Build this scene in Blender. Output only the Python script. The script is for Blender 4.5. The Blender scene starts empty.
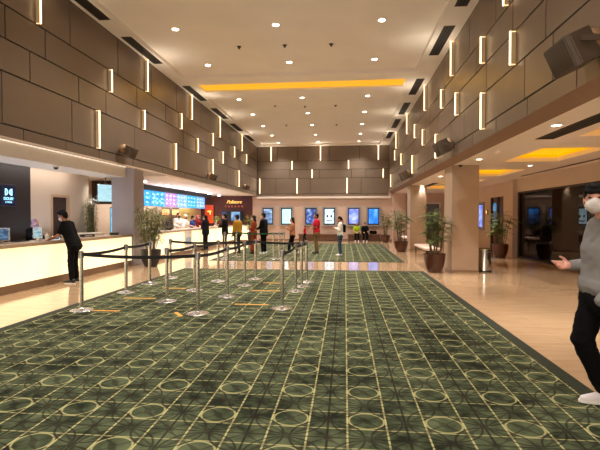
import bpy, bmesh, math, random
from mathutils import Vector as V, Matrix, noise, Euler
random.seed(7)
S = bpy.context.scene
COL = S.collection
PI = math.pi

# ------------------------------------------------------------------ camera, world, exposure, big lights
cam_d = bpy.data.cameras.new('camera'); cam = bpy.data.objects.new('camera', cam_d); COL.objects.link(cam)
cam_d.sensor_width = 36.0; cam_d.lens = 440.0 / 600 * 36; cam_d.clip_start = 0.05; cam_d.clip_end = 200
cam.location = (0, 0, 1.55)
cam.rotation_euler = (math.radians(90 - 1.166), 0, math.radians(5.84))
S.camera = cam
S.view_settings.view_transform = 'Standard'; S.view_settings.look = 'None'
S.cycles.max_bounces = 16; S.cycles.diffuse_bounces = 9; S.cycles.glossy_bounces = 5
S.view_settings.exposure = 0.2; S.view_settings.gamma = 1.0; S.view_settings.use_curve_mapping = False
W = bpy.data.worlds.new('world'); S.world = W; W.use_nodes = True
W.node_tree.nodes['Background'].inputs[0].default_value = (0.9, 0.75, 0.6, 1)
W.node_tree.nodes['Background'].inputs[1].default_value = 0.0

WARM = (1.0, 0.955, 0.89)
def spot(name, loc, power, angle=116, blend=1.0, col=WARM, r=0.06, parent=None):
    d = bpy.data.lights.new(name, 'SPOT'); d.energy = power; d.spot_size = math.radians(angle); d.spot_blend = blend
    d.color = col; d.shadow_soft_size = r
    o = bpy.data.objects.new(name, d); COL.objects.link(o); o.location = loc
    if parent: o.parent = parent
    return o
def area(name, loc, rot, sx, sy, power, col=WARM):
    d = bpy.data.lights.new(name, 'AREA'); d.shape = 'RECTANGLE'; d.size = sx; d.size_y = sy; d.energy = power; d.color = col
    o = bpy.data.objects.new(name, d); COL.objects.link(o); o.location = loc; o.rotation_euler = rot
    return o
P_MAIN, P_BAY = 480, 130
area('front_fill', (-1.4, -4.85, 2.6), (math.radians(90 + 12), 0, 0), 8.0, 4.4, 370, (1.0, .93, .84))  # added fill light behind the camera, lifts the ceiling and column fronts
# the near rows of ceiling downlights, above and behind the photographer
for yy in (7.9, 5.4, 2.9, 0.4, -2.1):
    for xx in (-4.05, -1.62, 0.83):
        spot('near_row_downlight', (xx, yy, 5.9), P_MAIN * .42)

# ------------------------------------------------------------------ materials
MATS = {}
def lin(c):
    return tuple(((v / 255) / 12.92 if v / 255 <= .04045 else ((v / 255 + .055) / 1.055) ** 2.4) for v in c)
def mat(name, col, rough=0.5, metal=0.0, emit=None, es=1.0, bump=0, bscale=40, var=0, vscale=6, coat=0, spec=0.5):
    if name in MATS: return MATS[name]
    m = bpy.data.materials.new(name); m.use_nodes = True; nt = m.node_tree; b = nt.nodes['Principled BSDF']
    b.inputs['Base Color'].default_value = (*col, 1); b.inputs['Roughness'].default_value = rough; b.inputs['Metallic'].default_value = metal
    b.inputs['Coat Weight'].default_value = coat; b.inputs['Specular IOR Level'].default_value = spec
    if emit:
        b.inputs['Emission Color'].default_value = (*emit, 1); b.inputs['Emission Strength'].default_value = es
    if var or bump:
        tc = nt.nodes.new('ShaderNodeTexCoord')
        if var:
            n = nt.nodes.new('ShaderNodeTexNoise'); n.inputs['Scale'].default_value = vscale; n.inputs['Detail'].default_value = 4
            nt.links.new(tc.outputs['Object'], n.inputs['Vector'])
            r = nt.nodes.new('ShaderNodeValToRGB'); r.color_ramp.elements[0].position = .3; r.color_ramp.elements[1].position = .7
            r.color_ramp.elements[0].color = (*[c * (1 - var) for c in col], 1); r.color_ramp.elements[1].color = (*[min(1, c * (1 + var)) for c in col], 1)
            nt.links.new(n.outputs['Fac'], r.inputs['Fac']); nt.links.new(r.outputs['Color'], b.inputs['Base Color'])
        if bump:
            n = nt.nodes.new('ShaderNodeTexNoise'); n.inputs['Scale'].default_value = bscale; n.inputs['Detail'].default_value = 3
            nt.links.new(tc.outputs['Object'], n.inputs['Vector'])
            bp = nt.nodes.new('ShaderNodeBump'); bp.inputs['Strength'].default_value = bump; bp.inputs['Distance'].default_value = .01
            nt.links.new(n.outputs['Fac'], bp.inputs['Height']); nt.links.new(bp.outputs['Normal'], b.inputs['Normal'])
    MATS[name] = m
    return m
class NT:
    """short hand for math node trees"""
    def __init__(s, m): s.nt = m.node_tree; s.b = s.nt.nodes['Principled BSDF']
    def n(s, t, **k):
        x = s.nt.nodes.new(t)
        for a, v in k.items(): setattr(x, a, v)
        return x
    def set(s, sock, v):
        if isinstance(v, (int, float)): sock.default_value = v
        elif isinstance(v, tuple): sock.default_value = v
        else: s.nt.links.new(v, sock)
    def m(s, op, a, b=0.0, c=None):
        x = s.n('ShaderNodeMath', operation=op); s.set(x.inputs[0], a); s.set(x.inputs[1], b)
        if c is not None: s.set(x.inputs[2], c)
        return x.outputs[0]
    def mix(s, f, a, b):
        x = s.n('ShaderNodeMix', data_type='RGBA'); s.set(x.inputs['Factor'], f); s.set(x.inputs[6], a); s.set(x.inputs[7], b)
        return x.outputs[2]
    def noise(s, vec, scale, detail=3):
        x = s.n('ShaderNodeTexNoise'); x.inputs['Scale'].default_value = scale; x.inputs['Detail'].default_value = detail
        if vec is not None: s.nt.links.new(vec, x.inputs['Vector'])
        return x.outputs['Fac']
    def step(s, v, lo, hi):
        x = s.n('ShaderNodeMapRange'); x.clamp = True
        s.set(x.inputs['Value'], v); s.set(x.inputs['From Min'], lo); s.set(x.inputs['From Max'], hi)
        return x.outputs[0]
def newmat(name, rough=.5):
    m = bpy.data.materials.new(name); m.use_nodes = True; m.node_tree.nodes['Principled BSDF'].inputs['Roughness'].default_value = rough
    MATS[name] = m
    return m, NT(m)

def carpet_mat():
    m, t = newmat('carpet_pattern', .95); t.b.inputs['Specular IOR Level'].default_value = .1
    tc = t.n('ShaderNodeTexCoord'); sp = t.n('ShaderNodeSeparateXYZ'); t.nt.links.new(tc.outputs['Object'], sp.inputs[0])
    u = t.m('DIVIDE', t.m('ADD', sp.outputs[0], 5.70 - .02), .570)
    v = t.m('DIVIDE', t.m('ADD', sp.outputs[1], 5.40 - 3.31 + .135), .540)
    fu, fv = t.m('FRACT', u), t.m('FRACT', v)
    def line(x, w):   # distance of x (in cells) to nearest multiple of 1, as mask
        d = t.m('ABSOLUTE', t.m('SUBTRACT', t.m('FRACT', t.m('ADD', x, .5)), .5))
        return t.m('SUBTRACT', 1.0, t.step(d, w * .6, w))
    pale = line(t.m('MULTIPLY', u, 2), .030)
    pale = t.m('MAXIMUM', pale, t.m('MULTIPLY', line(t.m('MULTIPLY', v, 2), .026), .78))
    r = t.m('SQRT', t.m('ADD', t.m('POWER', t.m('SUBTRACT', fu, .25), 2), t.m('POWER', t.m('SUBTRACT', fv, .25), 2)))
    ring = t.m('SUBTRACT', 1.0, t.step(t.m('ABSOLUTE', t.m('SUBTRACT', r, .228)), .008, .018))
    pale = t.m('MAXIMUM', pale, t.m('MULTIPLY', ring, .72))
    wob = t.m('MULTIPLY', t.m('SINE', t.m('MULTIPLY', v, 4 * PI)), .07)
    wob2 = t.m('MULTIPLY', t.m('SINE', t.m('MULTIPLY', u, 4 * PI)), .05)
    uu = t.m('ADD', u, wob); vv = t.m('ADD', v, wob2)
    d1 = line(t.m('MULTIPLY', t.m('SUBTRACT', uu, vv), 2), .055)
    d2 = line(t.m('MULTIPLY', t.m('ADD', uu, vv), 2), .055)
    d3 = line(t.m('SUBTRACT', u, .75), .020)
    d4 = t.m('MULTIPLY', line(t.m('SUBTRACT', v, .75), .022), .8)
    # larger interlaced circles
    def ring2(cu, cv, rad):
        a = t.m('SUBTRACT', t.m('FRACT', t.m('ADD', u, .5 - cu)), .5); b = t.m('SUBTRACT', t.m('FRACT', t.m('ADD', v, .5 - cv)), .5)
        q = t.m('SQRT', t.m('ADD', t.m('POWER', a, 2), t.m('POWER', b, 2)))
        return t.m('SUBTRACT', 1.0, t.step(t.m('ABSOLUTE', t.m('SUBTRACT', q, rad)), .009, .020))
    dark = t.m('MAXIMUM', t.m('MAXIMUM', t.m('MULTIPLY', d1, .65), t.m('MULTIPLY', d2, .65)), t.m('MAXIMUM', d3, d4))
    dark = t.m('MAXIMUM', dark, t.m('MULTIPLY', t.m('MAXIMUM', ring2(.25, .25, .46), ring2(.75, .75, .46)), .9))
    a = t.m('SUBTRACT', t.m('FRACT', t.m('MULTIPLY', t.m('ADD', u, .25), 2)), .5); b = t.m('SUBTRACT', t.m('FRACT', t.m('MULTIPLY', t.m('ADD', v, .25), 2)), .5)
    a = t.m('SUBTRACT', t.m('FRACT', t.m('ADD', u, -.25)), .5); b = t.m('SUBTRACT', t.m('FRACT', t.m('ADD', v, -.25)), .5)
    star = t.m('SUBTRACT', 1.0, t.step(t.m('SQRT', t.m('ADD', t.m('POWER', a, 2), t.m('POWER', b, 2))), .03, .10))
    dark = t.m('MAXIMUM', dark, star)
    n1 = t.noise(tc.outputs['Object'], 1.3, 2); n2 = t.noise(tc.outputs['Object'], 7.0, 4)
    g = t.mix(t.step(t.m('ADD', t.m('MULTIPLY', n1, .5), t.m('MULTIPLY', n2, .5)), .38, .62), (*lin((31, 39, 25)), 1), (*lin((93, 100, 73)), 1))
    c = t.mix(t.m('MULTIPLY', pale, .92), g, (*lin((182, 174, 122)), 1))
    c = t.mix(t.m('MULTIPLY', dark, .78), c, (*lin((32, 20, 20)), 1))
    t.nt.links.new(c, t.b.inputs['Base Color'])
    bp = t.n('ShaderNodeBump'); bp.inputs['Strength'].default_value = .3; bp.inputs['Distance'].default_value = .004
    t.nt.links.new(t.noise(tc.outputs['Object'], 160, 2), bp.inputs['Height']); t.nt.links.new(bp.outputs['Normal'], t.b.inputs['Normal'])
    return m
def floor_mat():
    m, t = newmat('polished_stone', .11); t.b.inputs['Coat Weight'].default_value = .3; t.b.inputs['Coat Roughness'].default_value = .04
    tc = t.n('ShaderNodeTexCoord'); mp = t.n('ShaderNodeMapping'); mp.inputs['Scale'].default_value = (1.0, 7.0, 1.0)
    t.nt.links.new(tc.outputs['Object'], mp.inputs['Vector'])
    n = t.noise(mp.outputs['Vector'], 1.6, 6); n2 = t.noise(tc.outputs['Object'], .9, 3)
    c = t.mix(t.step(t.m('ADD', t.m('MULTIPLY', n, .7), t.m('MULTIPLY', n2, .3)), .26, .74), (*lin((180, 146, 112)), 1), (*lin((206, 174, 138)), 1))
    sp = t.n('ShaderNodeSeparateXYZ'); t.nt.links.new(tc.outputs['Object'], sp.inputs[0])
    def line(x, p, w):
        d = t.m('ABSOLUTE', t.m('SUBTRACT', t.m('FRACT', t.m('ADD', t.m('DIVIDE', x, p), .5)), .5))
        return t.m('SUBTRACT', 1.0, t.step(d, w * .5, w))
    j = t.m('MAXIMUM', line(sp.outputs[0], .9, .006), line(sp.outputs[1], .45, .012))
    c = t.mix(t.m('MULTIPLY', j, .22), c, (*lin((120, 88, 60)), 1))
    t.nt.links.new(c, t.b.inputs['Base Color'])
    t.nt.links.new(t.m('ADD', t.m('MULTIPLY', n2, .08), .07), t.b.inputs['Roughness'])
    return m
def panel_mat():
    m, t = newmat('bronze_panel', .36); t.b.inputs['Metallic'].default_value = .3
    tc = t.n('ShaderNodeTexCoord'); n = t.noise(tc.outputs['Object'], .8, 2)
    t.nt.links.new(t.mix(n, (*lin((118, 101, 86)), 1), (*lin((134, 115, 99)), 1)), t.b.inputs['Base Color'])
    t.nt.links.new(t.m('ADD', t.m('MULTIPLY', t.noise(tc.outputs['Object'], 3, 3), .12), .28), t.b.inputs['Roughness'])
    return m
def screen_mat(name, cols, scale=6.0, strength=1.3, kind='noise', stretch=(1, 1, 1), seed=0.0):
    m, t = newmat(name, .25)
    tc = t.n('ShaderNodeTexCoord'); mp = t.n('ShaderNodeMapping'); mp.inputs['Scale'].default_value = stretch; mp.inputs['Location'].default_value = (seed, seed * .7, seed * .3)
    t.nt.links.new(tc.outputs['Object'], mp.inputs['Vector'])
    if kind == 'noise': f = t.noise(mp.outputs['Vector'], scale, 4)
    elif kind == 'cells':
        x = t.n('ShaderNodeTexVoronoi'); x.inputs['Scale'].default_value = scale; t.nt.links.new(mp.outputs['Vector'], x.inputs['Vector']); f = x.outputs['Distance']
    else:
        x = t.n('ShaderNodeTexWave'); x.inputs['Scale'].default_value = scale; x.inputs['Distortion'].default_value = 3; t.nt.links.new(mp.outputs['Vector'], x.inputs['Vector']); f = x.outputs['Fac']
    r = t.n('ShaderNodeValToRGB'); e = r.color_ramp.elements
    while len(e) < len(cols): e.new(.5)
    for i, c in enumerate(cols):
        e[i].position = .28 + .44 * i / (len(cols) - 1); e[i].color = (*lin(c), 1)
    t.nt.links.new(f, r.inputs['Fac'])
    t.b.inputs['Base Color'].default_value = (.01, .01, .012, 1)
    t.nt.links.new(r.outputs['Color'], t.b.inputs['Emission Color']); t.b.inputs['Emission Strength'].default_value = strength
    return m
def lit_panel_mat(name, c0, c1, strength, scale=1.2):
    m, t = newmat(name, .35)
    tc = t.n('ShaderNodeTexCoord'); n = t.noise(tc.outputs['Object'], scale, 3)
    t.nt.links.new(t.mix(t.step(n, .3, .7), (*lin(c0), 1), (*lin(c1), 1)), t.b.inputs['Emission Color'])
    t.b.inputs['Base Color'].default_value = (*lin(c1), 1); t.b.inputs['Emission Strength'].default_value = strength
    return m
def glass_mat():
    m = bpy.data.materials.new('dark_glass'); m.use_nodes = True; nt = m.node_tree; nt.nodes.clear()
    o = nt.nodes.new('ShaderNodeOutputMaterial'); mx = nt.nodes.new('ShaderNodeMixShader'); tr = nt.nodes.new('ShaderNodeBsdfTransparent'); gl = nt.nodes.new('ShaderNodeBsdfGlossy')
    tr.inputs[0].default_value = (.2, .18, .16, 1); gl.inputs['Roughness'].default_value = .015; gl.inputs[0].default_value = (.55, .53, .52, 1)
    mx.inputs[0].default_value = .17
    nt.links.new(tr.outputs[0], mx.inputs[1]); nt.links.new(gl.outputs[0], mx.inputs[2]); nt.links.new(mx.outputs[0], o.inputs[0])
    MATS['dark_glass'] = m
    return m
M_MIRROR = mat('bronze_mirror', lin((150, 130, 112)), .08, .9, var=.03)
M_CARPET, M_FLOOR, M_PANEL, M_GLASS = carpet_mat(), floor_mat(), panel_mat(), glass_mat()
M_CEIL = mat('ceiling_paint', lin((240, 232, 224)), .75, var=.03, vscale=1.2)
M_BAYCEIL = mat('bay_ceiling_paint', lin((238, 228, 218)), .7, var=.02)
M_WALL = mat('beige_wall', lin((206, 184, 162)), .6, var=.04, vscale=1.5)
M_PINK = mat('rose_beige_wall', lin((208, 178, 160)), .55, var=.04, vscale=1.5)
M_COLUMN = mat('column_cladding', lin((180, 154, 130)), .42, var=.05, vscale=2)
M_GCOL = mat('grey_column_cladding', lin((170, 163, 166)), .45, var=.04, vscale=2)
M_BROWN = mat('brown_soffit', lin((134, 100, 76)), .5, var=.06)
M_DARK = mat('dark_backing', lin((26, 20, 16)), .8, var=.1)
M_BLACK = mat('black_panel', lin((38, 28, 25)), .5, var=.1)
M_STEEL = mat('brushed_steel', (.62, .60, .57), .26, 1.0, bump=.04, bscale=90)
M_CHROME = mat('chrome', (.7, .68, .65), .12, 1.0, var=.04)
M_BELT = mat('black_webbing', (.010, .010, .010), .85, bump=.2, bscale=300)
M_GREENBELT = mat('green_webbing', lin((22, 74, 44)), .8, bump=.2, bscale=300)
M_PLASTIC = mat('black_plastic', (.012, .012, .013), .4, var=.2)
M_WHITE = mat('white_paint', lin((232, 224, 212)), .55, var=.03)
M_BAR = lit_panel_mat('led_bar', (255, 224, 170), (255, 232, 190), 3.2)
M_BAREND = lit_panel_mat('led_bar_end', (255, 210, 150), (255, 216, 160), 1.2)
M_FIN = mat('acrylic_fin', lin((190, 165, 130)), .35, emit=lin((255, 205, 140)), es=.10, var=.05)
M_LAMP = lit_panel_mat('lamp_disc', (255, 238, 210), (255, 244, 225), 14.0)
M_YELLOW = lit_panel_mat('amber_light_panel', (255, 168, 2), (255, 174, 4), .95, 1.0); M_YELLOW.node_tree.nodes['Principled BSDF'].inputs['Base Color'].default_value = (.10, .05, .0, 1)
M_ONYX = lit_panel_mat('backlit_counter', (250, 226, 172), (255, 236, 194), .95, .8)
M_SLAB = mat('counter_slab', lin((186, 164, 138)), .3, var=.08, vscale=5)
M_POT_RED = mat('dark_red_pot', lin((74, 34, 20)), .3, var=.2, vscale=8, coat=.4)
M_POT_BLACK = mat('black_pot', lin((24, 24, 26)), .35, var=.2)
M_SOIL = mat('potting_soil', lin((46, 34, 24)), .95, var=.3, vscale=30)
M_MAROON = mat('maroon_wall', lin((84, 28, 20)), .45, var=.1, vscale=2)
M_TAPE = mat('amber_tape', lin((214, 150, 40)), .6, var=.08)
M_SKIN = mat('skin', lin((196, 140, 108)), .5, var=.05, vscale=10)
M_SKIN2 = mat('tan_skin', lin((160, 104, 74)), .5, var=.05, vscale=10)
M_HAIR = mat('black_hair', lin((12, 9, 8)), .6, bump=.3, bscale=120, spec=.2)
M_EYE = mat('eye', (.02, .015, .012), .1, var=.1)
M_MASK = mat('white_mask', lin((226, 218, 214)), .7, bump=.1)
M_FOLI = mat('leaf_green', lin((104, 120, 66)), .5, var=.45, vscale=9)
M_FOLI2 = mat('pale_leaf', lin((120, 120, 74)), .5, var=.45, vscale=9)
M_STEM = mat('cane', lin((104, 92, 52)), .55, var=.25)

# ------------------------------------------------------------------ mesh helpers
class MB:
    def __init__(s): s.bm = bmesh.new()
    def box(s, a, b, bevel=0):
        x0, y0, z0 = [min(p, q) for p, q in zip(a, b)]; x1, y1, z1 = [max(p, q) for p, q in zip(a, b)]
        vs = [s.bm.verts.new(p) for p in ((x0, y0, z0), (x1, y0, z0), (x1, y1, z0), (x0, y1, z0), (x0, y0, z1), (x1, y0, z1), (x1, y1, z1), (x0, y1, z1))]
        fs = [s.bm.faces.new([vs[i] for i in f]) for f in ((0, 3, 2, 1), (4, 5, 6, 7), (0, 1, 5, 4), (1, 2, 6, 5), (2, 3, 7, 6), (3, 0, 4, 7))]
        if bevel:
            es = list({e for f in fs for e in f.edges})
            bmesh.ops.bevel(s.bm, geom=es, offset=bevel, segments=2, affect='EDGES', profile=.5)
        return s
    def loft(s, rings, cap=True):
        prev = None; first = None
        for r in rings:
            cur = [s.bm.verts.new(p) for p in r]
            if prev:
                n = len(cur)
                for i in range(n): s.bm.faces.new((prev[i], prev[(i + 1) % n], cur[(i + 1) % n], cur[i]))
            else: first = cur
            prev = cur
        if cap:
            s.bm.faces.new(list(reversed(first))); s.bm.faces.new(prev)
        return s
    def lathe(s, prof, c=(0, 0, 0), n=24):
        return s.loft([[(c[0] + r * math.cos(2 * PI * i / n), c[1] + r * math.sin(2 * PI * i / n), c[2] + z) for i in range(n)] for r, z in prof])
    def tube(s, p0, p1, r0, r1=None, n=12):
        r1 = r0 if r1 is None else r1
        p0, p1 = V(p0), V(p1); d = (p1 - p0).normalized(); a = d.orthogonal().normalized(); b = d.cross(a)
        return s.loft([[p + (a * math.cos(2 * PI * i / n) + b * math.sin(2 * PI * i / n)) * r for i in range(n)] for p, r in ((p0, r0), (p1, r1))])
    def capsule(s, p0, p1, r0, r1=None, n=12):
        r1 = r0 if r1 is None else r1
        p0, p1 = V(p0), V(p1); d = p1 - p0
        if d.length < 1e-5: d = V((0, 0, 1e-4))
        d.normalize(); a = d.orthogonal().normalized(); b = d.cross(a); rings = []
        for k in (0.08, .35, .7, 1): rings.append((p0 - d * r0 * math.cos(k * PI / 2), r0 * math.sin(k * PI / 2)))
        for k in (1, .7, .35, .08): rings.append((p1 + d * r1 * math.cos(k * PI / 2), r1 * math.sin(k * PI / 2)))
        return s.loft([[c + (a * math.cos(2 * PI * i / n) + b * math.sin(2 * PI * i / n)) * r for i in range(n)] for c, r in rings])
    def ell(s, c, rad, rot=None, n=16):
        mt = Matrix.Translation(V(c)) @ (rot.to_4x4() if rot is not None else Matrix()) @ Matrix.Diagonal((*rad, 1))
        bmesh.ops.create_uvsphere(s.bm, u_segments=n, v_segments=n // 2 + 2, radius=1, matrix=mt)
        return s
    def prism(s, pts, axis, a, b):
        """extrude a 2-D outline along an axis (x, y or z)"""
        def p3(p, h): return {'x': (h, p[0], p[1]), 'y': (p[0], h, p[1]), 'z': (p[0], p[1], h)}[axis]
        s.loft([[p3(p, a) for p in pts], [p3(p, b) for p in pts]])
        bmesh.ops.recalc_face_normals(s.bm, faces=s.bm.faces)
        return s
    def mesh(s, name, m, smooth=False):
        me = bpy.data.meshes.new(name); bmesh.ops.recalc_face_normals(s.bm, faces=s.bm.faces)
        s.bm.to_mesh(me); s.bm.free()
        if m: me.materials.append(m)
        if smooth:
            me.polygons.foreach_set('use_smooth', [True] * len(me.polygons))
            if smooth != 'all':
                try: me.set_sharp_from_angle(angle=math.radians(40))
                except Exception: pass
        return me
    def build(s, name, m, parent=None, loc=(0, 0, 0), rot=(0, 0, 0), smooth=True):
        o = bpy.data.objects.new(name, s.mesh(name, m, smooth)); COL.objects.link(o); o.location = loc; o.rotation_euler = rot
        if parent: o.parent = parent
        return o
def tag(o, label, cat, group=None, kind=None):
    o['label'] = label; o['category'] = cat
    if group: o['group'] = group
    if kind: o['kind'] = kind
    return o
def thing(name, label, cat, loc=(0, 0, 0), rz=0, group=None):
    o = bpy.data.objects.new(name, None); COL.objects.link(o); o.location = loc; o.rotation_euler = (0, 0, rz); o.empty_display_size = .1
    return tag(o, label, cat, group)
def struct(o, label=None, cat=None):
    o['kind'] = 'structure'
    if label: o['label'] = label
    if cat: o['category'] = cat
    return o
def dup(root, loc, rz=None, label=None, group=None):
    r = root.copy(); COL.objects.link(r); r.location = loc
    if rz is not None: r.rotation_euler = (0, 0, rz)
    if label: r['label'] = label
    if group: r['group'] = group
    for ch in root.children:
        c = ch.copy(); COL.objects.link(c); c.parent = r
        for g in ch.children:
            d = g.copy(); COL.objects.link(d); d.parent = c
    return r
def text_mesh(name, body, size, m, parent, loc, rot, depth=.01, shear=0, spacing=1.0):
    c = bpy.data.curves.new(name, 'FONT'); c.body = body; c.size = size; c.extrude = depth; c.shear = shear; c.align_x = 'CENTER'; c.align_y = 'CENTER'; c.space_character = spacing
    o = bpy.data.objects.new('tmp_text', c); COL.objects.link(o)
    dg = bpy.context.evaluated_depsgraph_get(); me = bpy.data.meshes.new_from_object(o.evaluated_get(dg)); bpy.data.objects.remove(o)
    me.materials.clear(); me.materials.append(m)
    r = bpy.data.objects.new(name, me); COL.objects.link(r); r.location = loc; r.rotation_euler = rot
    if parent: r.parent = parent
    return r
ORD = ['first', 'second', 'third', 'fourth', 'fifth', 'sixth', 'seventh', 'eighth', 'ninth']

# ------------------------------------------------------------------ the shell
XL, XR, YB, ZC, YF = -5.6, 2.72, 27.8, 5.95, -5.0
ZL, ZRB = 2.85, 2.94        # lower ceilings of the left and right bays
RROWS = [(5.04, 5.95), (4.49, 5.04), (3.94, 4.49), (3.07, 3.94), (2.87, 3.07)]
RROWS_R = [(5.07, 5.95), (4.53, 5.07), (3.97, 4.53), (3.33, 3.97), (3.06, 3.33)]
def panel_wall(name, axis, pos, sgn, lo, hi, known, seed, rows=RROWS):
    """panelled wall: dark backing with separate bronze sheets; sgn = direction the face looks"""
    rnd = random.Random(seed); mb = MB(); back = MB()
    zb, zt = rows[-1][0], rows[0][1] + .12
    def bx(m, u0, u1, z0, z1, d0, d1, bev=0):
        if axis == 'x': m.box((pos + sgn * d0, u0, z0), (pos + sgn * d1, u1, z1), bev)
        else: m.box((u0, pos + sgn * d0, z0), (u1, pos + sgn * d1, z1), bev)
    bx(back, lo, hi, zb, zt, -.10, -.035)
    for k, (z0, z1) in enumerate(rows):
        cuts = [lo] + sorted(known.get(k, [])); x = cuts[-1]
        while True:
            x += rnd.choice((1.25, 1.9, 2.5, 3.1)) if k < 4 else rnd.choice((1.9, 2.5))
            if x > hi - .8: break
            cuts.append(x)
        cuts.append(hi)
        for a, b in zip(cuts, cuts[1:]):
            bx(mb, a + .012, b - .012, z0 + (.012 if k < 4 else 0), z1 - .012, -.035, 0, .004)
    o = mb.build(name, M_PANEL, smooth=False); struct(o)
    b = back.build('wall_backing', M_DARK, o, smooth=False)
    return o
panel_wall('wall_left', 'x', XL, 1, YF, YB, {0: [-3, -.5, 1.4, 3.9, 6.4, 8.55, 10.46], 1: [-2, .3, 3.4, 5.2, 6.81, 7.79, 11.45], 2: [-1, 1, 4, 5.9, 7.38, 8.83, 9.89], 3: [-2.5, 1, 4.5, 6.72, 8.58, 11.31], 4: [-3, 0, 3, 5.4, 7.2, 8.38, 9.58, 11.2]}, 3)
panel_wall('wall_right', 'x', XR, -1, YF, YB, {0: [-3, -.5, 1.4, 3.9, 6.4, 8.4, 10.1], 1: [-2, .3, 3.4, 5.2, 7.57, 9.6], 2: [-1, 1, 4, 6.37, 8.9], 3: [-2.5, 1, 3.4, 4.6, 6.15, 7.07, 9.0, 10.5], 4: [-3, 0, 3, 5.54, 6.96, 8.33, 9.8]}, 5, RROWS_R)
panel_wall('wall_back', 'y', YB, -1, XL, XR, {0: [-4.3, -3.0, -1.0, .9], 1: [-2.4, .2], 2: [-3.5, -1.6, .4, 1.3], 3: [-4.4, -2.2, 1.0], 4: [-3.2, -.8, 1.4]}, 9, RROWS[:3] + [(2.96, 3.94), (2.80, 2.96)])
struct(MB().box((XL - .14, YF, 2.845), (XL + .0, YB, 2.869)).build('trim_5', M_WALL, smooth=False))
# lower part of the back wall and its ledge
struct(MB().box((XL - 3.9, YB - .02, 0), (6.6, YB + .15, 2.80)).build('wall_back_lower', M_PINK, smooth=False))
struct(MB().box((XL, YB - .16, 2.66), (XR + .1, YB - .03, 2.76), .01).build('trim_1', M_WHITE, smooth=False))
struct(MB().box((-5.5, YB - .05, 0), (2.9, YB - .02, .10), .004).build('baseboard_back', M_BROWN, smooth=False))
struct(MB().box((XR - .02, YB - .0, 2.6), (6.6, YB + .12, 3.3)).build('wall_back_bay', M_PINK, smooth=False))
# floor and carpets
struct(MB().box((-9.6, YF, -.1), (9.6, YB, 0)).build('floor', M_FLOOR, smooth=False))
def carpet(name, x0, y0, x1, y1, label):
    c = MB().box((x0 + .14, y0 + .14, 0.0005), (x1 - .14, y1 - .14, .008)).build(name, M_CARPET, smooth=False)
    tag(c, label, 'carpet')
    e = MB()
    e.box((x0, y0, .0005), (x1, y0 + .14, .008)); e.box((x0, y1 - .14, .0005), (x1, y1, .008)); e.box((x0, y0 + .14, .0005), (x0 + .14, y1 - .14, .008)); e.box((x1 - .14, y0 + .14, .0005), (x1, y1 - .14, .008))
    e.build('border', mat('carpet_border', lin((40, 44, 28)), .95, var=.25, vscale=30), c, smooth=False)['label'] = 'plain dark green border'
carpet('patterned_carpet', -4.72, -3.6, 2.18, 12.55, 'large green carpet with a lattice of pale circles filling the near hall')
carpet('patterned_carpet', -4.72, 14.95, 1.98, 24.75, 'smaller green patterned carpet beyond the stone strip, nearer the posters')
# main ceiling: lower border, two raised fields, a beam with an amber light trough between them
mb = MB()
bx = lambda a, b: mb.box(a, b)
zc1 = ZC + .10
bx((XL - .1, YF, zc1), (XR + .1, YB, zc1 + .1))
TX0, TX1 = -5.16, 2.12
TY = [(YF + .4, 13.75), (16.2, 27.3)]
bx((XL, YF, ZC), (TX0, YB, zc1)); bx((TX1, YF, ZC), (XR, YB, zc1))
bx((TX0, YF, ZC), (TX1, TY[0][0], zc1)); bx((TX0, 13.75, ZC), (TX1, 14.45, zc1)); bx((TX0, 15.35, ZC), (TX1, 16.2, zc1)); bx((TX0, 27.3, ZC), (TX1, YB, zc1))
bx((TX0, 14.45, ZC), (-5.0, 15.35, zc1)); bx((2.0, 14.45, ZC), (TX1, 15.35, zc1))
struct(mb.build('ceiling', M_CEIL, smooth=False))
t = thing('cove_light', 'long amber glowing light trough running across the main ceiling', 'light', (-1.5, 14.9, ZC + .06))
MB().box((-3.5, -.45, .0), (3.5, .45, .03), .01).build('glowing_panel', M_YELLOW, t, smooth=False)
lp = MB(); lp.box((-3.5, -.45, -.05), (3.5, -.40, -.0)); lp.box((-3.5, .40, -.05), (3.5, .45, 0)); lp.box((-3.5, -.40, -.05), (-3.45, .40, 0)); lp.box((3.45, -.40, -.05), (3.5, .40, 0))
lp.build('trough_edge', M_CEIL, t, smooth=False)
area('cove_glow', (-1.5, 14.9, ZC - .02), (0, 0, 0), 6.6, .7, 30, (1, .62, .12))

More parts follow.
